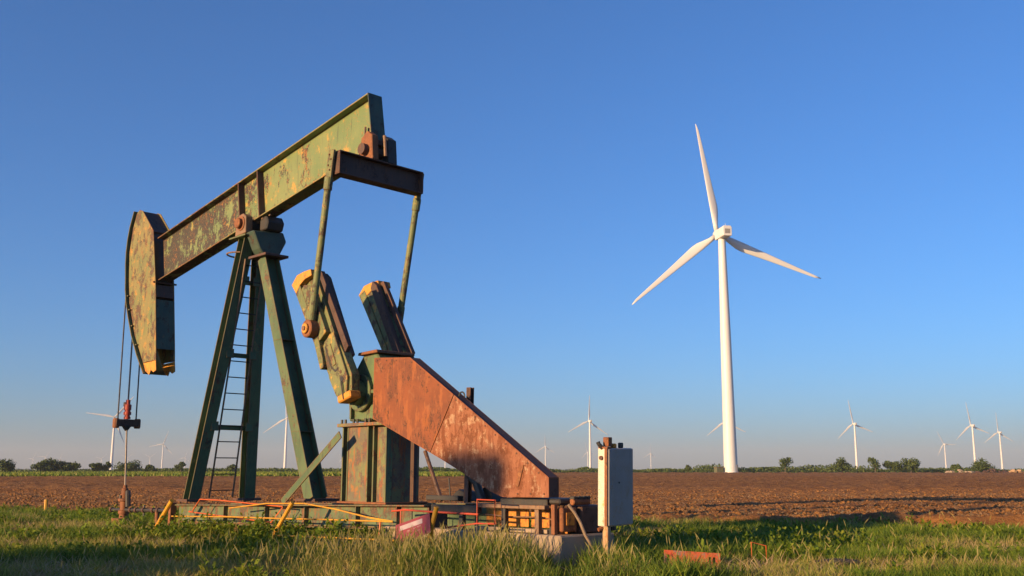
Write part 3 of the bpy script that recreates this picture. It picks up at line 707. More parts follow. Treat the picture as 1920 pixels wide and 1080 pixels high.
hz = MB().tube([Vector((13.76, -.43, .80)), Vector((13.80, -.36, .70)), Vector((13.84, -.30, .58)), Vector((13.88, -.25, .42)), Vector((13.93, -.18, .28)), Vector((13.98, -.06, .13)), Vector((14.02, .02, .02))], .02, 8).build('hose', 'hose', None, smooth=True)
hz.location = (WX, WY, 0); hz.rotation_euler = (0, 0, RZ)
tag(hz, 'pale hose drooping from the rear of the pumpjack into the grass', 'hose')

# ------------------------------------------------------------------ bent pipes of the old guard fence
def mw(s, t, z): return Vector((WX + (s + t) * q_, WY + (t - s) * q_, z))
def pipe(name, pts, r, mat, label, cat, group=None, extra=()):
    o = MB().tube(pts, r, 8).build(name, mat, None, smooth=True)
    for nm, p2, r2, m2 in extra: MB().tube(p2, r2, 8).build(nm, m2, o, smooth=True)
    return tag(o, label, cat, group)
G2 = 'bent guard rails'
pipe('guard_rail', [mw(4.83, -.95, .50), mw(4.94, -.95, .49), mw(5.21, -.95, .72), mw(5.89, -.94, .715), mw(7.94, -.92, .65), mw(7.64, -.95, .39), mw(7.17, -.97, .41), mw(4.85, -.97, .49)], .012, 'orange_pipe',
     'orange pipe loop, part of a bent guard rail in front of the skid', 'guard rail', G2)
pipe('guard_rail', [mw(4.45, -1.1, .40), mw(6.55, -1.1, .453), mw(8.07, -1.1, .473), mw(9.55, -1.1, .50), mw(11.03, -1.08, .52), mw(10.34, -1.0, .556), mw(9.54, -1.0, .65), mw(8.67, -1.0, .719), mw(7.57, -1.0, .696), mw(6.36, -1.0, .59)], .012, 'yellow_pipe',
     'long yellow bent guard rail running past two leaning yellow posts', 'guard rail', G2,
     [('lower_rail', [mw(8.81, -1.6, .26), mw(10.0, -1.6, .285), mw(11.73, -1.6, .32)], .012, 'yellow_pipe'), ('end_stub', [mw(10.72, -1.06, .53), mw(10.72, -1.08, .25)], .014, 'orange_pipe')])
pipe('guard_post', [mw(3.80, -1.2, -.05), mw(4.62, -1.2, .69)], .042, 'yellow_pipe', 'leaning yellow pipe post between wellhead and pumpjack', 'post', 'leaning yellow posts')
pipe('guard_post', [mw(8.12, -1.32, .0), mw(8.77, -1.28, .745)], .034, 'yellow_pipe', 'leaning yellow pipe post in front of the rear leg', 'post', 'leaning yellow posts')
pipe('guard_rail', [mw(10.9, -1.0, .66), mw(11.2, -1.0, .685), mw(11.66, -1.0, .675), mw(12.70, -1.0, .665)], .014, 'red_pipe', 'thin red guard rail running behind the leaning red sign', 'guard rail', G2,
     [('rail_stub', [mw(11.1, -1.0, .67), mw(11.1, -1.0, .2)], .01, 'red_pipe'), ('rail_stub', [mw(11.35, -1.0, .67), mw(11.35, -1.0, .2)], .01, 'dark_steel')])
pipe('guard_rail', [mw(12.0, -1.0, .467), mw(12.68, -1.0, .55), mw(12.68, -1.0, .855), mw(13.01, -1.0, .85), mw(13.01, -1.0, .555), mw(12.68, -1.0, .55)], .012, 'red_pipe', 'square red pipe frame standing in front of the orange panels', 'guard rail', G2,
     [('frame_leg', [mw(12.68, -1.0, .55), mw(12.68, -1.0, .0)], .011, 'dark_steel'), ('frame_leg', [mw(13.01, -1.0, .55), mw(13.01, -1.0, .0)], .011, 'dark_steel')])

# ------------------------------------------------------------------ red warning sign on its yellow post
sg_ = empty('warning_sign', (0, 0, 0), 0, 'crooked red sign with a white band, hung on a yellow post in the grass', 'sign')
A_, B_, C_, D_ = [Vector(p) for p in (mw(11.55, -1.43, .249), mw(11.496, -1.4, .498), mw(12.202, -1.4, .68), mw(12.261, -1.43, .431))]
def sgn(u, v, lift=0.0):
    p = (A_ * (1-u) + D_ * u) * (1-v) + (B_ * (1-u) + C_ * u) * v
    return p + Vector((-q_, -q_, .1)).normalized() * lift
def patch(u0, u1, v0, v1, l0, l1, name, mat, par):
    vv = [sgn(u, v, l) for l in (l0, l1) for u, v in ((u0, v0), (u1, v0), (u1, v1), (u0, v1))]
    return MB().add(vv, [(3,2,1,0),(4,5,6,7),(0,1,5,4),(1,2,6,5),(2,3,7,6),(3,0,4,7)]).build(name, mat, par)
def flat(name, c, r=.5):
    m, t, p = new_mat(name); co = nd(t, 'ShaderNodeTexCoord').outputs['Object']
    a = noise(t, co, 9, 6, .7)
    t.links.new(mix(t, ramp(t, a, .4, .75), c, tuple(x * .75 + .02 for x in c)), p.inputs['Base Color']); p.inputs['Roughness'].default_value = r
    M[name] = m
flat('sign_red', (.19, .022, .038)); flat('sign_white', (.33, .27, .30)); flat('sign_faint', (.26, .12, .14))
pn = patch(0, 1, 0, 1, 0, .004, 'panel', 'sign_red', sg_)
patch(.13, .79, .62, .86, .005, .0065, 'white_band', 'sign_white', pn)
for u0, u1, v0, v1 in ((.34, .42, .44, .52), (.52, .60, .48, .54), (.63, .74, .50, .56), (.36, .40, .22, .30), (.42, .46, .24, .31), (.57, .61, .30, .36), (.63, .67, .30, .37), (.68, .71, .32, .37)):
    patch(u0, u1, v0, v1, .005, .0062, 'faded_print', 'sign_faint', pn)
MB().tube([mw(12.12, -1.36, -.1), mw(12.18, -1.36, .45), mw(12.30, -1.37, .76)], .034, 10).build('sign_post', 'yellow_pipe', sg_, smooth=True)

# ------------------------------------------------------------------ things lying in the grass
ob = empty('steel_beam', (1.88, 12.75, 0), R(-6), 'rusty orange steel channel with slots lying in the grass at right', 'steel beam')
tilt_ = Matrix.Rotation(R(3.2), 4, 'Y') @ Matrix.Rotation(R(-22), 4, 'X')
b_ = MB()
for x0, x1 in ((0, .035), (.065, .16), (.18, .25), (.27, .55), (.575, .60), (.63, .69)):
    b_.box((x0, 0, .06), (x1, .012, .27), tilt_)
b_.box((-.001, .002, .06), (.691, .010, .12), tilt_); b_.box((-.001, .002, .215), (.691, .010, .2705), tilt_)
web = b_.build('web', 'orange_beam', ob)
MB().box((0, .014, .255), (.69, .10, .27), tilt_).build('flange', 'orange_beam', ob)
MB().box((0, .014, .06), (.69, .10, .075), tilt_).build('flange', 'orange_beam', ob)
pipe('bent_pipe', [(3.15, 13.5, -.05), (3.15, 13.5, .30), (3.33, 13.45, .255), (3.33, 13.45, -.05)], .009, 'orange_pipe', 'small orange pipe hoop standing in the weeds at right', 'pipe')
pipe('marker_post', [(-13.72, 30.0, -.1), (-13.73, 30.0, .42)], .055, 'yellow_pipe', 'short yellow marker post at the field edge far left', 'marker post')
# dead log lying in the weeds
lg = MB().tube([(3.8, 12.95, .06), (4.05, 12.9, .10), (4.3, 12.9, .09), (4.55, 12.97, .03)], .05, 10, r1=.035).build('log', 'dark_steel', None)
tag(lg, 'dark old log half hidden in the weeds at bottom right', 'log')

# ------------------------------------------------------------------ wind turbines
def blade_mesh():
    L, n, k = 40.2, 18, 12
    v = []
    for i in range(n):
        u = i / (n - 1); r = 1.0 + u * (L - 1.0)
        ch = np.interp(u, [0, .06, .20, .5, .85, .97, 1], [1.7, 1.75, 3.3, 2.2, 1.15, .75, .25])
        th = np.interp(u, [0, .06, .20, .5, 1], [1.7, 1.5, .75, .35, .08])
        rd = np.interp(u, [0, .08, .2], [1, .9, 0])
        le = np.interp(u, [0, .2, 1], [.85, .95, .35])          # how far the leading edge lies before the axis
        tw = R(np.interp(u, [0, .2, 1], [14, 12, 1]))
        for j in range(k):
            a = 2 * math.pi * j / k
            x = ch * (.5 + .5 * math.cos(a)) - le * ch / max(ch, .01) * (1 if rd < .01 else 1)
            prof = (1 - .45 * (.5 + .5 * math.cos(a))) if rd < .5 else 1
            y = th * .5 * math.sin(a) * prof
            v.append((x * math.cos(tw) - y * math.sin(tw), x * math.sin(tw) + y * math.cos(tw), r))
    f = [(i*k+j, i*k+(j+1)%k, (i+1)*k+(j+1)%k, (i+1)*k+j) for i in range(n-1) for j in range(k)]
    f += [tuple(range(k-1, -1, -1)), tuple(range((n-1)*k, n*k))]
    me = bpy.data.meshes.new('blade'); me.from_pydata([tuple(map(float, p)) for p in v], [], f); me.update()
    for p in me.polygons: p.use_smooth = True
    me.materials.append(M['turbine']); return me
HUB = 81.0; HY = 3.9
def make_turbine(label, th0):
    rt = empty('wind_turbine', (0, 0, 0), 0, label, 'wind turbine')
    MB().lathe((0, 0, 0), [(2.55, -.3), (2.55, .25), (2.28, .3), (2.22, 3), (2.0, 22), (1.98, 22.02), (1.72, 48), (1.70, 48.02), (1.22, 78.4)], 32).build('tower', 'turbine', rt, smooth=True)
    nc = MB().prism([(-1.5, 78.5), (1.5, 78.5), (1.6, 79.2), (1.6, 81.4), (1.25, 82.0), (-1.25, 82.0), (-1.6, 81.4), (-1.6, 79.2)], -5.2, 2.4).build('nacelle', 'turbine', rt, .12)
    MB().tube([(0, -3.5, 82.0), (0, -3.5, 83.1)], .06, 6).build('wind_vane', 'turbine', nc)
    MB().box((-.9, -5.26, 79.3), (.9, -5.2, 80.9)).build('vent_grille', 'box_grey', nc)
    MB().bar((1.62, -1.66, .5), (1.62, -1.66, 2.6), (1, -1, 0), .10, .95).build('door', 'box_grey', rt)
    st_ = MB()
    for i in range(4): st_.bar((1.75 + .28 * (3 - i), -1.79 - .28 * (3 - i), .05 + .12 * i), (1.75 + .28 * (3 - i), -1.79 - .28 * (3 - i), .10 + .12 * i), (1, -1, 0), .30, 1.1)
    st_.build('steps', 'weld_rail', rt)
    hb = MB().lathe((0, 0, 0), [(1.05, -1.3), (1.45, -.9), (1.5, .4), (1.1, 1.4), (.45, 1.9)], 20).build('hub', 'turbine', rt, smooth=True)
    hb.location = (0, HY, HUB); hb.rotation_euler = (R(-90), 0, 0)
    bm = blade_mesh()
    for i in range(3):
        b = bpy.data.objects.new('blade', bm); COL.objects.link(b); b.parent = rt
        b.location = (0, HY, HUB); b.rotation_euler = (0, R(th0 + 120 * i), 0)
    return rt
def dup(rt, label, th0):
    r = rt.copy(); COL.objects.link(r); r['label'] = label; i = 0
    for ch in list(rt.children):
        c = ch.copy(); COL.objects.link(c); c.parent = r
        if c.name.startswith('blade'):
            c.rotation_euler = (0, R(th0 + 120 * i), 0); i += 1
        for g_ in ch.children:
            d = g_.copy(); COL.objects.link(d); d.parent = c
    return r
T0 = make_turbine('tall white wind turbine standing nearest, right of the pumpjack', -9)
T0.location = (71.6, 331, float(tz(331)) - .05); T0.rotation_euler = (0, 0, R(10))
far = [  # X, Y, rotor turn, yaw, label
    (122, 1574, 3, 30, 'white wind turbine seen between the belt guard and the white control box'),
    (105, 3163, 0, 30, 'small wind turbine above the low end of the belt guard'),
    (300, 3999, -15, 30, 'pale small wind turbine just left of the control box, behind a larger one'),
    (597, 4343, 2, 30, 'lone small wind turbine between control box and the nearest turbine'),
    (340, 1591, -5, 26, 'distant wind turbine mostly hidden behind the tower of the nearest one'),
    (567, 1662, -10, 25, 'distant wind turbine above the round bushes right of the nearest one'),
    (1229, 2863, -27, 22, 'smallest of the three wind turbines at the far right'),
    (788, 1719, -9, 24, 'middle one of the three wind turbines at the far right'),
    (979, 2019, -2, 24, 'rightmost wind turbine of all, at the edge of the photo'),
    (-581, 1466, 38, 30, 'wind turbine seen behind the carrier bar and polished rod'),
    (-991, 2863, 18, 28, 'wind turbine between the wellhead rod and the front leg of the pumpjack'),
    (-336, 1496, -4, 30, 'wind turbine partly hidden behind the rear leg of the pumpjack'),
    (-2424, 5245, 35, 28, 'tiny faint wind turbine above the round bush clump at far left'),
    (-2722, 6087, 10, 28, 'faintest wind turbine, right of the tiny one at far left'),
    (-2379, 5852, 45, 28, 'tiny faint wind turbine just left of the tower behind the carrier bar'),
    (-2066, 5433, 50, 28, 'tiny faint wind turbine right beside the polished rod'),
    (-1485, 4906, 40, 28, 'small wind turbine seen through the ladder of the pumpjack'),
    (-1071, 6341, -20, 28, 'tiny wind turbine seen between rear leg and pedestal'),
    (-2800, 5900, 25, 28, 'tiny faint wind turbine nearest the left edge of the photo'),
    (-1900, 5300, 55, 28, 'tiny faint wind turbine left of the wind turbine beside the front leg'),
    (-1780, 5500, 15, 28, 'tiny faint wind turbine just left of the front leg top bush'),
    (-218, 3301, 12, 28, 'wind turbine whose tower shows under the belt guard'),
]
for X, Y, th, yaw, lab in far:
    o = dup(T0, lab, th); o.location = (X, Y, RISEZ - 1); o.rotation_euler = (0, 0, R(yaw - 10))
    o['group'] = 'distant wind turbines'

ub = empty('transformer_cabinet', (67.4, 330, float(tz(330)) - .05), R(20), 'small green grey cabinet beside the base of the nearest wind turbine', 'cabinet')
MB().box((-1.25, -.9, 0), (1.25, .9, 1.75)).build('housing', 'skid_green', ub, .05)
MB().box((-1.3, -1.0, 1.76), (1.3, 1.0, 1.9)).build('lid', 'weld_rail', ub, .03)

# ------------------------------------------------------------------ trees
def leaf_cloud(blobs, n, size, rng, gap=.0):
    """small leaf-clump faces spread through several ellipsoids: centre, radii"""
    w = np.array([b[1][0] * b[1][1] * b[1][2] for b in blobs]) ** .6; w /= w.sum()
    which = rng.choice(len(blobs), n, p=w)
    C = np.array([b[0] for b in blobs])[which]; Rr = np.array([b[1] for b in blobs])[which]
    d = rng.normal(size=(n, 3)); d /= np.linalg.norm(d, axis=1)[:, None]
    rad = rng.random(n) ** .45 * (1 + .22 * (rng.random(n) - .3))
    P = C + d * Rr * rad[:, None]
    keep = vnoise(P[:, 0] * 1.5 + P[:, 2], P[:, 1] * 1.5 + P[:, 2] * .7, 3) > gap
    P = P[keep]; d = d[keep]; n = len(P)
    nr = d + rng.normal(size=(n, 3)) * .8; nr /= np.linalg.norm(nr, axis=1)[:, None]
    u = np.cross(nr, rng.normal(size=(n, 3))); u /= np.linalg.norm(u, axis=1)[:, None]; v = np.cross(nr, u)
    s = size * (.5 + rng.random(n))[:, None]
    q = np.stack([P - u * s, P + v * s * .6, P + u * s, P - v * s * .6], 1).reshape(-1, 3)
    t = np.repeat(np.clip(rng.normal(.45, .25, n), 0, 1), 4)
    return q, np.arange(4 * n).reshape(-1, 4), t
def crown_blobs(rng, w, h, z0, k):
    bl = []
    for i in range(k):
        a = rng.random() * 6.28; r = w * .5 * (.25 + .5 * rng.random()); z = z0 + (h - z0) * (.25 + .6 * rng.random())
        rr = w * (.16 + .13 * rng.random())
        bl.append(((r * math.cos(a), r * math.sin(a), z), (rr, rr, rr * .75)))
    bl.append(((0, 0, z0 + (h - z0) * .5), (w * .3, w * .3, (h - z0) * .42)))
    return bl
def tree(name, X, Y, w, h, z0, k, n, size, label, group=None, seed=1, gap=.15, z=None, trunk=.12):
    rng = np.random.default_rng(seed)
    rt = empty(name, (X, Y, float(tz(Y)) if z is None else z), 0, label, 'bush' if 'bush' in name or 'shrub' in name else 'tree', group)
    q, f, t = leaf_cloud(crown_blobs(rng, w, h, z0, k), n, size, rng, gap)
    np_mesh('crown', q, [f], 'tree_leaf', t, parent=rt)
    tk = MB()
    top = z0 + (h - z0) * .45
    tk.tube([(0, 0, -.2), (.04 * w, 0, top * .5), (0, .02 * w, top)], trunk * 1.2, 8, r1=trunk * .7)
    for i in range(5):
        a = rng.random() * 6.28; r = w * .32
        tk.tube([(0, 0, top * (.55 + .08 * i)), (r * .5 * math.cos(a), r * .5 * math.sin(a), top + (h - top) * .15), (r * math.cos(a), r * math.sin(a), top + (h - top) * .5)], trunk * .55, 6, r1=trunk * .15)
    tk.build('trunk', 'bark', rt)
    return rt
def pxX(px, Y): return (px - 960) / 1899 * Y
G1 = 'trees and bushes along the horizon'
tl = [  # px, Y, width m, height m, z0, blobs, label, name
    (12, 300, 8.0, 4.6, .3, 7, 'dark rounded bush cut by the left edge of the photo', 'round_bush'),
    (78, 310, 6.5, 3.6, .2, 6, 'left bush of the clump at far left, lowest and greenest', 'round_bush'),
    (104, 312, 6.0, 4.4, .5, 6, 'middle and tallest bush of the clump at far left', 'round_bush'),
    (130, 314, 5.6, 3.6, .3, 6, 'right bush of the clump at far left', 'round_bush'),
    (180, 318, 5.0, 3.0, .2, 5, 'small bush left of the tower behind the carrier bar', 'round_bush'),
    (198, 320, 4.0, 3.2, .5, 5, 'thin airy bush touching the tower behind the carrier bar', 'thin_bush'),
    (243, 318, 8.5, 3.3, .2, 8, 'wide flat bush just right of the polished rod', 'round_bush'),
    (281, 320, 5.0, 2.4, .2, 5, 'low bush left of the second tower at left', 'round_bush'),
    (338, 322, 3.6, 3.4, .6, 5, 'small bush just left of the front leg foot', 'thin_bush'),
    (432, 324, 4.2, 2.6, .2, 5, 'low bush seen through the ladder', 'round_bush'),
    (1290, 318, 2.2, 2.6, .2, 4, 'tiny bush left of the transformer cabinet', 'round_bush'),
    (1472, 316, 5.6, 5.2, 1.4, 7, 'lone small tree with a clear trunk right of the nearest turbine', 'small_tree'),
    (1580, 320, 6.6, 4.4, .2, 8, 'round dense bush in front of the tower right of the lone tree', 'round_bush'),
    (1641, 322, 5.4, 4.8, 1.3, 6, 'gnarled airy tree between two dense bushes', 'small_tree'),
    (1678, 324, 6.0, 3.2, .2, 6, 'left half of the wide bush right of the gnarled tree', 'round_bush'),
    (1708, 324, 7.0, 3.9, .2, 8, 'right half of the wide bush right of the gnarled tree', 'round_bush'),
    (1842, 322, 9.6, 4.0, .2, 9, 'broad dark dome bush by the rubble at far right', 'round_bush'),
    (1795, 324, 5.5, 2.2, .1, 5, 'low flat bush left of the broad dome bush', 'round_bush'),
]
for i, (px, Y, w, h, z0, k, lab, nm) in enumerate(tl):
    thin = nm in ('small_tree', 'thin_bush')
    tree(nm, pxX(px, Y), Y, w, h, z0, k, 1100 if thin else 2000, .26, lab, G1, seed=20 + i, gap=.38 if thin else .1, trunk=.16)
# the low brush that runs along the whole horizon
rng = np.random.default_rng(77)
n = 60000
bx_ = (rng.random(n) * 2 - 1) * 215; by_ = 332 + rng.random(n) * 40
hh_ = .5 + 3.0 * fbm(bx_ * .16, by_ * 0 + 2, 4, 8) ** 1.7 * np.where(bx_ < -60, .5, 1.0)
P = np.stack([bx_, by_, RISEZ + hh_ * rng.random(n) ** .7], -1)
d = rng.normal(size=(n, 3)); d /= np.linalg.norm(d, axis=1)[:, None]
u = np.cross(d, rng.normal(size=(n, 3))); u /= np.linalg.norm(u, axis=1)[:, None]; v = np.cross(d, u); s = (.15 + .28 * rng.random(n))[:, None]
np_mesh('brush_line', np.stack([P - u*s, P + v*s*.7, P + u*s, P - v*s*.7], 1).reshape(-1, 3), [np.arange(4*n).reshape(-1, 4)], 'tree_leaf', np.repeat(np.clip(rng.normal(.55, .25, n), 0, 1), 4), kind='stuff')
# distant wood line on the very horizon
n = 24000
bx_ = (rng.random(n) * 2 - 1) * 1500; by_ = 1900 + rng.random(n) * 80
hh_ = 2.5 + 6 * fbm(bx_ * .02, by_ * 0, 4, 18)
P = np.stack([bx_, by_, RISEZ + hh_ * rng.random(n)], -1)
d = rng.normal(size=(n, 3)); d /= np.linalg.norm(d, axis=1)[:, None]
u = np.cross(d, rng.normal(size=(n, 3))); u /= np.linalg.norm(u, axis=1)[:, None]; v = np.cross(d, u); s = (1.2 + 1.8 * rng.random(n))[:, None]
np_mesh('far_wood', np.stack([P - u*s, P + v*s*.7, P + u*s, P - v*s*.7], 1).reshape(-1, 3), [np.arange(4*n).reshape(-1, 4)], 'tree_leaf', np.repeat(np.clip(rng.normal(.4, .25, n), 0, 1), 4), kind='stuff')
# rubble heaps by the dome bush
def heap(px, Y, w, h, mat, label):
    rg = np.random.default_rng(int(px)); b = MB()
    for i in range(26):
        x = (rg.random() - .5) * w; s = .25 + .4 * rg.random(); z = h * (1 - abs(2 * x / w)) * rg.random()
        b.box((-s, -s * .7, -s * .5), (s, s * .7, s * .5), Matrix.Translation((x, (rg.random() - .5) * 2, z)) @ Matrix.Rotation(rg.random() * 3, 4, 'Z') @ Matrix.Rotation(rg.random(), 4, 'X'))
    o = b.build('rubble_heap', mat, None, kind='stuff'); o.location = (pxX(px, Y), Y, float(tz(Y)) + .1); tag(o, label, 'rubble', 'rubble heaps')
heap(1800, 306, 8, .9, 'concrete', 'pale rubble heap left of the broad dome bush')
heap(1862, 306, 10, 1.2, 'dark_rust', 'dark reddish rubble heap right of the broad dome bush')
heap(1905, 306, 5, .9, 'wood_post', 'tan rubble heap at the right edge of the horizon')

# ------------------------------------------------------------------ trees left of the frame whose shade falls on guard and grass
hx = Vector((-sun_dir.x, -sun_dir.y, 0)).normalized()     # the way shadows run
def shade_spot(s, t, dist):
    X = WX + (s + t) * q_; Y = WY + (t - s) * q_
    return X - hx.x * dist, Y - hx.y * dist
TE = math.tan(SUN_EL)
X, Y = shade_spot(12.2, -.5, 32)
tree('mesquite_tree', X, Y, 1.7, .95 + 32 * TE + .45, .60 + 32 * TE, 6, 1000, .10, 'small tree left of the camera whose shade falls on the belt guard', None, 91, .30, trunk=.05)
X, Y = shade_spot(9.75, -2.9, 12)
tree('wide_bush', X, Y, 5.0, .10 + 12 * TE, -.4, 16, 9000, .12, 'wide bush left of the camera shading the grass', None, 92, .05, trunk=.05)

# ------------------------------------------------------------------ grass, weeds, dry straw
def region(n, ymin, ymax, power, rng, xpad=2.5, k=.575):
    """points between the camera and the field border, thinner with distance"""
    y = ymin + (ymax - ymin) * rng.random(n) ** power
    x = (rng.random(n) * 2 - 1) * (k * y + xpad)
    ok = y < border(x) + .6 * rng.random(n) ** 2 + .3
    return x[ok], y[ok]
def clear(x, y, m=.0):
    """False under the pump skid and concrete"""
    s = (x - WX) * q_ - (y - WY) * q_; t = (x - WX) * q_ + (y - WY) * q_
    return ~((s > 3.5 - m) & (s < 13.95 + m) & (t > -.66 - m) & (t < .66 + m))
def dryness(x, y):
    d = fbm(x * .42 + 3, y * .8 + 1, 4, 41)
    d = d + .22 * np.exp(-(((x - 8.3) / 2.0) ** 2 + ((y - 17.2) / .7) ** 2)) + .15 * np.exp(-(((x - 5) / 2.2) ** 2 + ((y - 12.3) / .6) ** 2))
    d = d + .16 * np.exp(-(((x - 6.5) / 2.6) ** 2 + ((y - 15.0) / .45) ** 2)) + .10 * np.exp(-(((x + 8.0) / 1.6) ** 2 + ((y - 16.8) / 1.2) ** 2)) + .10 * np.exp(-(((y - border(x)) / 1.0) ** 2))
    return d
def opening(x, y):
    o = np.exp(-(((x - 2.18) / .75) ** 4 + ((y - 12.15) / .75) ** 4)) + .7 * np.exp(-(((x - 3.2) / .3) ** 4 + ((y - 13.0) / .6) ** 4))
    o = o + np.exp(-(((x - .60) / .40) ** 2 + ((y - 11.9) / .95) ** 2))
    o = o + .6 * np.exp(-(((x - 4.15) / .5) ** 4 + ((y - 12.35) / .5) ** 4))
    return np.clip(1 - .80 * o, .15, 1)
def blades(name, x, y, h, w, lean, tint, mat, rng):
    n = len(x); th = rng.random(n) * 6.283; fx, fy = np.cos(th), np.sin(th)          # facing
    la = rng.random(n) * 6.283; lx, ly = np.cos(la) * lean * h, np.sin(la) * lean * h
    z = np.zeros(n) - .02
    def pt(k, wk, side): 
        return np.stack([x + lx * k ** 2 + fx * w * wk * side, y + ly * k ** 2 + fy * w * wk * side, z + h * (k - .25 * lean * k ** 2)], -1)
    V = np.stack([pt(0, 1, -1), pt(0, 1, 1), pt(.5, .8, -1), pt(.5, .8, 1), pt(1, 0, 1)], 1).reshape(-1, 3)
    b = (np.arange(n) * 5)[:, None]
    return np_mesh(name, V, [np.array([0, 1, 3, 2]) + b, np.array([2, 3, 4]) + b], mat, np.repeat(np.clip(tint, 0, 1), 5), kind='stuff')

rng = np.random.default_rng(5)
x, y = region(300000, 10.6, 33, 1.25, rng); ok = clear(x, y); x, y = x[ok], y[ok]; n = len(x)
clump = fbm(x * 1.1, y * 1.1, 3, 12); dr = dryness(x, y)
ok = rng.random(n) < np.clip((clump - .25) * 3.0, .12, 1); x, y, clump, dr = x[ok], y[ok], clump[ok], dr[ok]; n = len(x)
h = (.09 + .30 * clump ** 1.4) * (.6 + .7 * rng.random(n))
front = np.exp(-((x - .2) / 2.3) ** 2) * np.exp(-((y - 12.6) / 2.0) ** 2)
h = h * (1 + 1.0 * front) * np.where(dr > .58, .75, 1)
h = h * opening(x, y)
tint = np.where(dr > .60, .80, .24) + .12 * front + rng.normal(0, .17, n) + (clump - .5) * .3
blades('grass', x, y, h, .006 + .004 * rng.random(n), .25 + .55 * rng.random(n), tint, 'grass', rng)

# bunch grass: clumps of arching blades, tall at the front middle, lower elsewhere
x, y = region(5200, 10.7, 31, 1.25, rng); ok = clear(x, y, .05); x, y = x[ok], y[ok]
fr = np.exp(-((x + .3) / 2.1) ** 2) * np.exp(-((y - 12.6) / 2.0) ** 2)
corner = 1 - opening(x, y)
keep = (rng.random(len(x)) < .45 + .55 * fr) & (corner < .4); x, y, fr = x[keep], y[keep], fr[keep]
nb = 42; n = len(x)
big = (.15 + .13 * rng.random(n) + .30 * fr * (.6 + .6 * rng.random(n)))
cx = np.repeat(x, nb); cy = np.repeat(y, nb); rad = np.repeat(.05 + .22 * big, nb) * np.sqrt(rng.random(n * nb)); aa = rng.random(n * nb) * 6.283
sk_s = (x - WX) * q_ - (y - WY) * q_; sk_t = (x - WX) * q_ + (y - WY) * q_
big = big + .22 * np.exp(-((sk_t + 1.5) / .6) ** 2) * ((sk_s > 4.8) & (sk_s < 12.2)) * rng.random(n)
dr = np.repeat(dryness(x, y), nb); ct = np.repeat(rng.normal(0, .13, n), nb); hb_ = np.repeat(big * np.clip(opening(x, y) * 1.3, 0, 1), nb) * (.55 + .6 * rng.random(n * nb))
blades('bunch_grass', cx + rad * np.cos(aa), cy + rad * np.sin(aa), hb_, .003 + .004 * rng.random(n * nb), .15 + .65 * rng.random(n * nb) ** 1.5,
       np.where(dr > .61, .80, .27) + ct + rng.normal(0, .16, n * nb) + .10 * np.repeat(fr, nb), 'grass', rng)

# tall stems with seed heads, thickest at the front
x, y = region(34000, 10.8, 22, 1.3, rng); ok = clear(x, y, .1); x, y = x[ok], y[ok]
fr = np.exp(-((x + .6) / 2.0) ** 2) * np.exp(-((y - 12.3) / 2.2) ** 2)
ok = (opening(x, y) > .8) & (rng.random(len(x)) < .018 + .98 * fr * np.clip((fbm(x * 1.3, y * 1.3, 3, 22) - .3) * 3, .05, 1)); x, y, fr = x[ok], y[ok], fr[ok]; n = len(x)
h = (.34 + .26 * rng.random(n)) * (.75 + .35 * fr); la = rng.random(n) * 6.283; lean = .1 + .35 * rng.random(n)
lx, ly = np.cos(la) * lean * h, np.sin(la) * lean * h
V = []; tn = []
for ang in (0, math.pi / 2):
    fx, fy = np.cos(la + ang), np.sin(la + ang)
    for k, w in ((0, .0026), (.70, .0022), (.76, .0058), (.88, .0068), (1.0, .001)):
        for sd in (-1, 1):
            V.append(np.stack([x + lx * k ** 2 + fx * w * sd, y + ly * k ** 2 + fy * w * sd, h * (k - .2 * lean * k * k)], -1))
            tn.append(np.where(k > .74, .80, .2) + rng.normal(0, .12, n))
V = np.stack(V, 1).reshape(-1, 3); tn = np.clip(np.stack(tn, 1).reshape(-1), 0, 1)
b = (np.arange(n) * 20)[:, None]
fs = [np.array([o, o + 1, o + 3, o + 2]) + b for base in (0, 10) for o in (base, base + 2, base + 4, base + 6)]
np_mesh('seed_grass', V, fs, 'seed', tn, kind='stuff')

# broad-leaved weeds
x, y = region(34000, 10.8, 31, 1.2, rng); ok = clear(x, y, -.05); x, y = x[ok], y[ok]
ms = (x - WX) * q_ - (y - WY) * q_; mt = (x - WX) * q_ + (y - WY) * q_
near_skid = np.exp(-((mt + 1.25) / .55) ** 2) * np.clip((ms - 4.6) / .8, 0, 1) * np.clip((11.4 - ms) / .8, 0, 1)
m = fbm(x * .75 + 7, y * 1.3, 4, 55) + .26 * near_skid - .05 * (y > border(x) - 2.2)  - .25 * np.exp(-((x - .2) / 2.2) ** 2) * (y < 15)
ok0 = ok = (m > .555) & (opening(x, y) > .7) & (dryness(x, y) < .60) & (rng.random(len(x)) < .25 + .55 * (near_skid > .2) + .2); x, y, m = x[ok], y[ok], m[ok]; n = len(x)
hp_ = (.10 + .8 * np.clip(m - .52, 0, .28)) * (.5 + 1.0 * rng.random(n)) + .20 * near_skid[ok0] * rng.random(n)
K = 18
lv = np.arange(K)[None] / K
a = rng.random((n, K)) * 6.283; zc = hp_[:, None] * (.25 + .75 * lv) ; rl_ = (.03 + .06 * rng.random((n, K))) * (1.15 - .4 * lv)
sp_ = .015 + .05 * rng.random((n, K)); ox = x[:, None] + np.cos(a) * sp_; oy = y[:, None] + np.sin(a) * sp_
dz = rl_ * (1.5 - 2.3 * rng.random((n, K))); wv = rl_ * .34
ca, sa = np.cos(a), np.sin(a); tlt = .9 * (rng.random((n, K)) - .5)
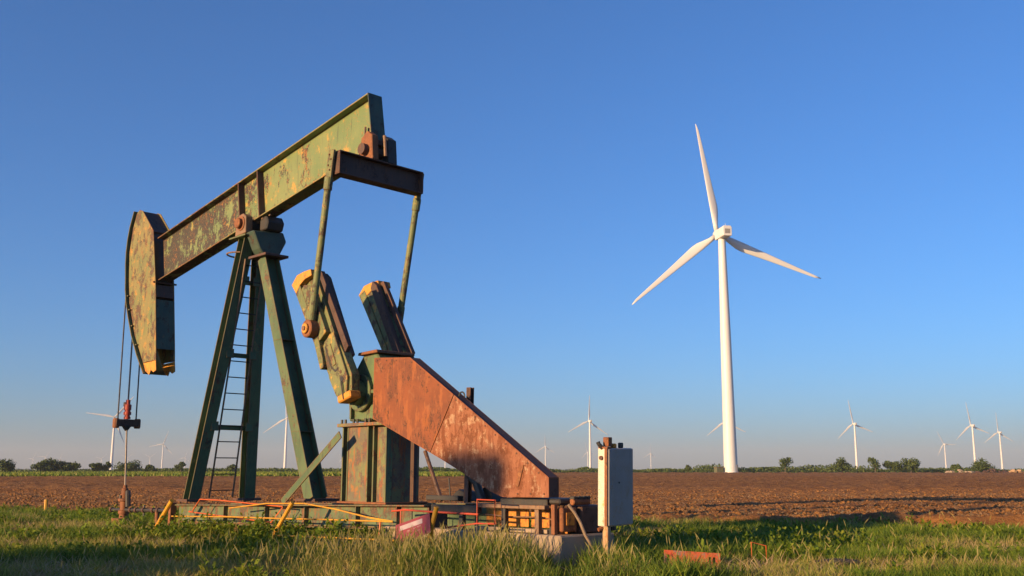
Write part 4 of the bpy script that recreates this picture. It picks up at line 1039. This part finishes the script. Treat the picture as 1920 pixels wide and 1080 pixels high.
V = np.stack([np.stack([ox, oy, zc], -1),
              np.stack([ox + ca*rl_*.5 - sa*wv, oy + sa*rl_*.5 + ca*wv, zc + rl_*(.18 + tlt) + dz*.4], -1),
              np.stack([ox + ca*rl_, oy + sa*rl_, zc + dz], -1),
              np.stack([ox + ca*rl_*.5 + sa*wv, oy + sa*rl_*.5 - ca*wv, zc + rl_*(.18 - tlt) + dz*.4], -1)], 2).reshape(-1, 3)
np_mesh('weeds', V, [np.arange(4*n*K).reshape(-1, 4)], 'weed', np.repeat(np.clip(rng.normal(.5, .22, n*K) + np.repeat(rng.normal(0, .15, n), K), 0, 1), 4), kind='stuff')

# dry straw
x, y = region(60000, 10.8, 33, 1.2, rng); ok = clear(x, y); x, y = x[ok], y[ok]
ok = dryness(x, y) > .53 + .12 * rng.random(len(x)); x, y = x[ok], y[ok]; n = len(x)
blades('dry_grass', x, y, .10 + .22 * rng.random(n) ** 1.5, .004 + .003 * rng.random(n), .3 + 1.1 * rng.random(n), rng.random(n), 'dry', rng)
# stubble and straw scattered over the nearer furrows
y = 21 + 34 * rng.random(30000) ** 1.4; x = (rng.random(30000) * 2 - 1) * (.56 * y + 2); ok = y > border(x) + .6; x, y = x[ok], y[ok]; n = len(x)
st = blades('field_stubble', x, y, .05 + .10 * rng.random(n), .004 + .004 * rng.random(n), .8 + 1.2 * rng.random(n), rng.random(n), 'dry', rng); st.location.z = .10
# grass tufts at the far verge
n = 26000
y = 165 + 125 * rng.random(n) ** 1.5; x = -130 + 136 * rng.random(n)
ok = x > -.56 * y - 4; x, y = x[ok], y[ok]; n = len(x)
vt = blades('verge_tufts', x, y, .3 + .5 * rng.random(n), .10 + .10 * rng.random(n), .3 + .3 * rng.random(n), rng.normal(.5, .2, n), 'grass', rng)
co_ = np.empty(len(vt.data.vertices) * 3, np.float32); vt.data.vertices.foreach_get('co', co_); co_ = co_.reshape(-1, 3)
co_[:, 2] += tz(co_[:, 1]) + .1; vt.data.vertices.foreach_set('co', co_.ravel()); vt.data.update()

HAZE = 1
if HAZE: haze(1.6e-4)
